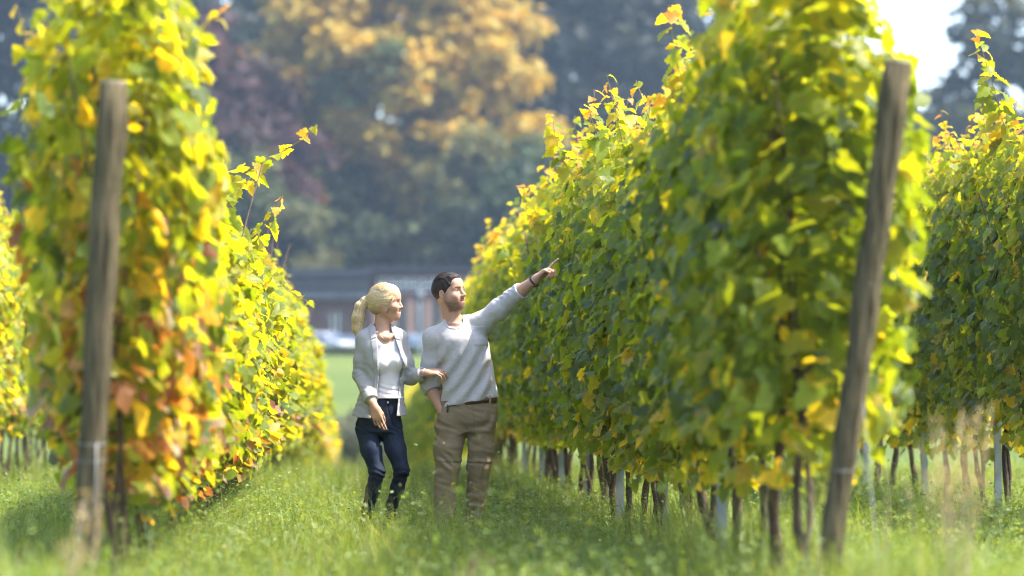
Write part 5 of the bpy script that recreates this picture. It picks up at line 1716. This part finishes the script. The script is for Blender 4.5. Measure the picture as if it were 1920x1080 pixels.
    MB().tube([P(693, 566, 0.035) + np.array((0.004 * math.sin(a), 0.018 * math.cos(a), 0.018 * math.sin(a))) for a in np.linspace(0, 6.2832, 16)], 0.005, 6, False).build("hair_tie", M['seam'], root, True)
    # ---- white top
    v = Vol((-0.22, -0.26, zc(752)), (0.26, 0.20, zc(618)), 0.0042)
    tsec = [(zc(750), xc(727), 0, 0.112, 0.110), (zc(735), xc(727), 0, 0.096, 0.096), (zc(715), xc(726), 0, 0.093, 0.092), (zc(692), xc(724), 0, 0.112, 0.100), (zc(665), xc(721), 0, 0.125, 0.098), (zc(640), xc(718), 0, 0.118, 0.082), (zc(624), xc(717), 0.01, 0.09, 0.062)]
    v.loft(tsec, 0.03, 2.2)
    for (px, py, y) in ((715, 684, -0.082), (744, 682, -0.070)): v.ell(P(px, py, y), (0.054, 0.050, 0.056), None, 0.035)
    X, Y, Z = v.all()
    wst = np.exp(-((Z - zc(736)) / 0.035) ** 2)
    v.D += (0.0036 * wst * np.sin(Z * 190 + 12 * X + 2.2 * np.sin(X * 22)) + 0.0014 * wob(X, Y, Z, 31, 60)).astype(np.float32)
    v.ell(P(724, 630, -0.10), (0.064, 0.10, 0.068), None, 0.006, True)
    v.ell(P(719, 612, 0.0), (0.075, 0.12, 0.052), None, 0.004, True)
    top = obj("top", v.mesh("top", M['top'], lambda V: np.tile((0.78, 0.75, 0.77), (len(V), 1))), None, root)
    # necklace
    MB().tube([P(706, 626, -0.062), P(714, 634, -0.088), P(722, 641, -0.094), P(730, 634, -0.086), P(736, 625, -0.06)], 0.0014, 5).build("necklace_chain", M['watchmetal'], root, True)
    # ---- jeans
    v = Vol((-0.22, -0.24, 0.02), (0.24, 0.26, zc(742)), 0.0042)
    v.loft([(zc(812), xc(711), 0.01, 0.143, 0.112), (zc(790), xc(711), 0.012, 0.146, 0.118), (zc(768), xc(716), 0.005, 0.130, 0.110), (zc(742), xc(726), 0.0, 0.094, 0.088)], 0.03, 2.2)
    for pts, rad in (([P(689, 806, 0), P(696, 845, -0.04), P(707, 886, -0.08), P(700, 920, -0.04), P(690, 955, 0.01), P(681, 1000, 0.05)], [0.081, 0.069, 0.051, 0.046, 0.038, 0.034]),
                     ([P(732, 804, 0), P(742, 845, -0.03), P(753, 884, -0.06), P(745, 918, 0.0), P(735, 950, 0.06), P(727, 995, 0.13)], [0.079, 0.067, 0.050, 0.045, 0.037, 0.034])):
        v.chain(pts, rad, 0.025)
    X, Y, Z = v.all()
    v.cap(P(713, 835, -0.3), P(713, 835, 0.3), 0.003, 0.003, 0.02, True)
    kn = np.exp(-((Z - zc(893)) / 0.045) ** 2); an = np.exp(-((Z - zc(975)) / 0.07) ** 2); hp = np.exp(-((Z - zc(805)) / 0.03) ** 2)
    v.D += ((0.0036 * kn + 0.0036 * an + 0.0022 * hp) * np.sin(Z * 150 + X * 40 + 1.8 * np.sin(X * 30 + Z * 13)) + 0.0012 * wob(X, Y, Z, 41, 70)).astype(np.float32)
    v.D += (0.003 * np.exp(-((X - xc(727) + (Z - zc(770)) * 0.25) / 0.004) ** 2) * (Z > zc(800)) * (Y < 0)).astype(np.float32)
    v.D = np.maximum(v.D, 0.07 - Z).astype(np.float32)
    def jcol(V):
        c = np.tile((0.009, 0.015, 0.034), (len(V), 1)).astype(float)
        fade = np.exp(-((V[:, 2] - zc(835)) / 0.12) ** 2) * np.clip(-V[:, 1] / 0.1, 0, 1) * 0.9
        return c * (1 + fade[:, None]) * (1 + 0.15 * np.random.default_rng(8).normal(0, 1, (len(V), 1)).clip(-2, 2))
    jn = obj("jeans", v.mesh("jeans", M['jeans'], jcol), None, root)
    MB().tube([P(727, 757, -0.100), P(727, 757, -0.106)], 0.007, 12).build("button", M['watchmetal'], jn)
    # ---- blazer: a shell round the top, open in front
    v = Vol((-0.27, -0.28, zc(800)), (0.36, 0.26, zc(606)), 0.0042)
    js = [(zc(798), xc(711), 0.01, 0.196, 0.165), (zc(780), xc(712), 0.01, 0.184, 0.155), (zc(755), xc(714), 0.008, 0.160, 0.138), (zc(730), xc(717), 0.004, 0.144, 0.126),
          (zc(705), xc(719), 0.0, 0.144, 0.126), (zc(680), xc(719), 0.0, 0.150, 0.130), (zc(655), xc(717), 0.0, 0.152, 0.116), (zc(638), xc(716), 0.004, 0.135, 0.096), (zc(624), xc(716), 0.012, 0.100, 0.078), (zc(612), xc(713), 0.022, 0.062, 0.060)]
    v.loft(js, 0.03, 2.2)
    for (px, py, y) in ((713, 684, -0.080), (747, 682, -0.068)): v.ell(P(px, py, y), (0.060, 0.058, 0.060), None, 0.035)
    v.cap(P(700, 626, 0.015), rsh + (0, 0, 0.012), 0.046, 0.052, 0.04); v.cap(P(733, 625, 0.015), lsh + (0, 0, 0.010), 0.044, 0.049, 0.04)
    # hollow inside
    S, din = v.loft(js, get=True, power=2.2, grow=-0.011)
    X, Y, Z = v.all()
    inner = np.full(v.D.shape, 0.3, np.float32); inner[S] = din
    inner = np.minimum(inner, 0.3)
    # front opening between the two panels
    xl = np.interp(Z, [zc(800), zc(788), zc(765), zc(740), zc(700), zc(665), zc(640), zc(622), zc(606)], [xc(688), xc(694), xc(702), xc(707), xc(710), xc(709), xc(707), xc(704), xc(704)])
    xr = np.interp(Z, [zc(800), zc(775), zc(740), zc(715), zc(690), zc(660), zc(640), zc(622), zc(606)], [xc(741), xc(744), xc(747), xc(749), xc(757), xc(748), xc(741), xc(734), xc(730)])
    gap = np.maximum(np.maximum(xl - X, X - xr), Y + 0.012) * 1.0
    neck = np.sqrt(((X - xc(716)) / 1.0) ** 2 + ((Y - 0.0) / 1.05) ** 2) - 0.057
    neck = np.maximum(neck, zc(640) - Z)
    outer = v.D.copy()
    shell = np.maximum(outer, -inner)
    shell = np.maximum(shell, -gap)
    shell = np.maximum(shell, -neck).astype(np.float32)
    # hem line curving up to the front edges
    hem = zc(787) + 0.02 * np.clip((X - xc(690)) / 0.2, 0, 1) + 0.030 * np.clip((xc(676) - X) / 0.06, 0, 1) + 0.004 * np.sin(X * 40)
    shell = np.maximum(shell, hem - Z).astype(np.float32)
    v.D = shell
    # sleeves (solid) join the shell
    v.chain([rsh + (0, 0, 0.004), rsh * 0.4 + rel * 0.6, rel], [0.057, 0.055, 0.052], 0.03)
    rc = rel * 0.28 + rwr * 0.72
    v.cap(rel, rc, 0.052, 0.046, 0.02)
    v.chain([lsh + (0, 0, 0.004), lsh * 0.4 + lel * 0.6, lel], [0.052, 0.050, 0.050], 0.03)
    lc = lel * 0.35 + lwr * 0.65
    v.cap(lel, lc, 0.050, 0.044, 0.02)
    for (a, b, amp, sd) in ((rsh, rel, 0.0012, X < xc(704)), (lsh, lel, 0.0012, X > xc(748))):
        v.D += (amp * np.sin(Z * 130 + X * 60 + 2 * np.sin(Z * 22 + Y * 30)) * np.clip((zc(672) - Z) / 0.08, 0, 1) * sd).astype(np.float32)
    for (e_, sd) in ((rel, X < xc(704)), (lel, X > xc(752))):
        r2 = (X - e_[0]) ** 2 + (Y - e_[1]) ** 2 + (Z - e_[2]) ** 2
        v.D += (0.0016 * np.exp(-r2 / 0.07 ** 2) * np.sin(Z * 210 - X * 90) * sd).astype(np.float32)
    v.D += (0.0016 * wob(X, Y, Z * 0.6, 51, 40)).astype(np.float32)
    JC = (0.38, 0.38, 0.39)
    jcf = lambda V: np.tile(JC, (len(V), 1)) * (1 + 0.03 * np.random.default_rng(9).normal(0, 1, (len(V), 1)).clip(-2, 2))
    jk = obj("blazer", v.mesh("blazer", M['jacket'], jcf, 1), None, root)
    # lapels and collar: raised bands along the opening
    band_l = np.maximum(np.abs(X - (xl - 0.020)) - 0.024 * np.clip((Z - zc(745)) / 0.35, 0, 1) - 0.001, zc(742) - Z)
    band_r = np.maximum(np.abs(X - (xr + 0.014)) - 0.020 * np.clip((Z - zc(735)) / 0.35, 0, 1) - 0.001, zc(735) - Z)
    band = np.maximum(np.minimum(band_l, band_r), Y + 0.005)
    band = np.maximum(band, Z - zc(616))
    notch = np.maximum(np.abs(Z - zc(634) - (X - xl) * 0.5) - 0.004, xl - 0.024 - X + 0.02)
    lap = np.maximum(np.maximum(np.maximum(outer - 0.0045, -(outer + 0.012)), band), np.maximum(-gap, -neck))
    lap = np.maximum(lap, -np.maximum(np.abs(Z - zc(632) + np.abs(X - xc(720)) * 0.35) - 0.003, np.abs(X - xc(720)) - 0.2) * 1.0)
    v.D = lap.astype(np.float32)
    obj("lapel", v.mesh("lapel", M['jacket'], jcf, 1), None, jk)
    # standing collar round the neck
    vc = Vol(P(680, 650, -0.12), P(760, 596, 0.16), 0.004)
    arc = [P(716, 0, 0)[:1][0] for _ in ()]
    pts = []
    for a in np.linspace(R(-28), R(208), 22):
        pts.append(np.array((xc(716) + 0.062 * math.cos(a), 0.004 + 0.066 * math.sin(a), zc(622) + 0.020 * math.sin(a) - (0.020 if math.sin(a) < 0 else 0))))
    for q in pts: pass
    for i in range(len(pts) - 1):
        vc.cap(pts[i], pts[i + 1], 0.008, 0.008, 0.004); vc.cap(pts[i] + (0, 0, 0.016), pts[i + 1] + (0, 0, 0.016), 0.006, 0.006, 0.010)
    obj("collar", vc.mesh("collar", M['jacket'], jcf), None, jk)
    # turned-back cuffs
    for (a, b, c_, r_) in ((rel, rwr, rc, 0.050), (lel, lwr, lc, 0.048)):
        d = (b - a) / np.linalg.norm(b - a)
        vq = Vol(c_ - 0.1, c_ + 0.1, 0.004)
        vq.cap(c_ - d * 0.022, c_ + d * 0.016, r_, r_ * 0.96, 0.004)
        X2, Y2, Z2 = vq.all()
        pl_ = (X2 - c_[0]) * d[0] + (Y2 - c_[1]) * d[1] + (Z2 - c_[2]) * d[2]
        rr = np.sqrt(np.maximum((X2 - c_[0]) ** 2 + (Y2 - c_[1]) ** 2 + (Z2 - c_[2]) ** 2 - pl_ ** 2, 0))
        vq.D = np.maximum(np.maximum(vq.D, np.abs(pl_) - 0.026), (r_ * 0.80 - rr) * (pl_ > 0) - 0.2 * (pl_ <= 0)) + 0.0015 * wob(X2, Y2, Z2, 3, 90)
        vq.D = vq.D.astype(np.float32)
        obj("cuff", vq.mesh("cuff", M['jacket'], lambda V: np.tile((0.42, 0.42, 0.41), (len(V), 1))), None, jk)
    # ---- shoes
    for (a, dy) in ((P(680, 1000, 0.05), -1), (P(727, 992, 0.13), -1)):
        v = Vol(a + (-0.10, -0.24, -0.10), a + (0.14, 0.12, 0.09), 0.006)
        v.cap((a[0], a[1] + 0.02, 0.05), (a[0] + 0.05, a[1] - 0.12, 0.035), 0.038, 0.034, 0.03)
        v.cap((a[0], a[1] + 0.01, 0.05), (a[0], a[1], 0.10), 0.040, 0.038, 0.03)
        X, Y, Z = v.all(); v.D = np.maximum(v.D, 0.004 - Z).astype(np.float32)
        obj("shoe", v.mesh("shoe", M['shoe']), None, root)
    tag(root, "blonde woman with ponytail in pale grey blazer and dark jeans, holding the man's arm", "person")
    # ---- bracelet watch
    d = (lwr - lel) / np.linalg.norm(lwr - lel); q = lwr - d * 0.006
    w = empty("bracelet_watch", tuple(np.array(root.location) + q))
    a1 = np.cross(d, (0, 0, 1)); a1 /= np.linalg.norm(a1); a2 = np.cross(d, a1)
    for o_ in (-0.007, 0.0, 0.007):
        MB().tube([d * o_ + a1 * 0.028 * math.cos(a) + a2 * 0.027 * math.sin(a) for a in np.linspace(0, 6.2832, 24)], 0.0042, 6, False).build("link_band", M['watchmetal'], w, True)
    tag(w, "steel bracelet watch on the woman's wrist at the man's elbow", "watch")


build_man()
build_woman()
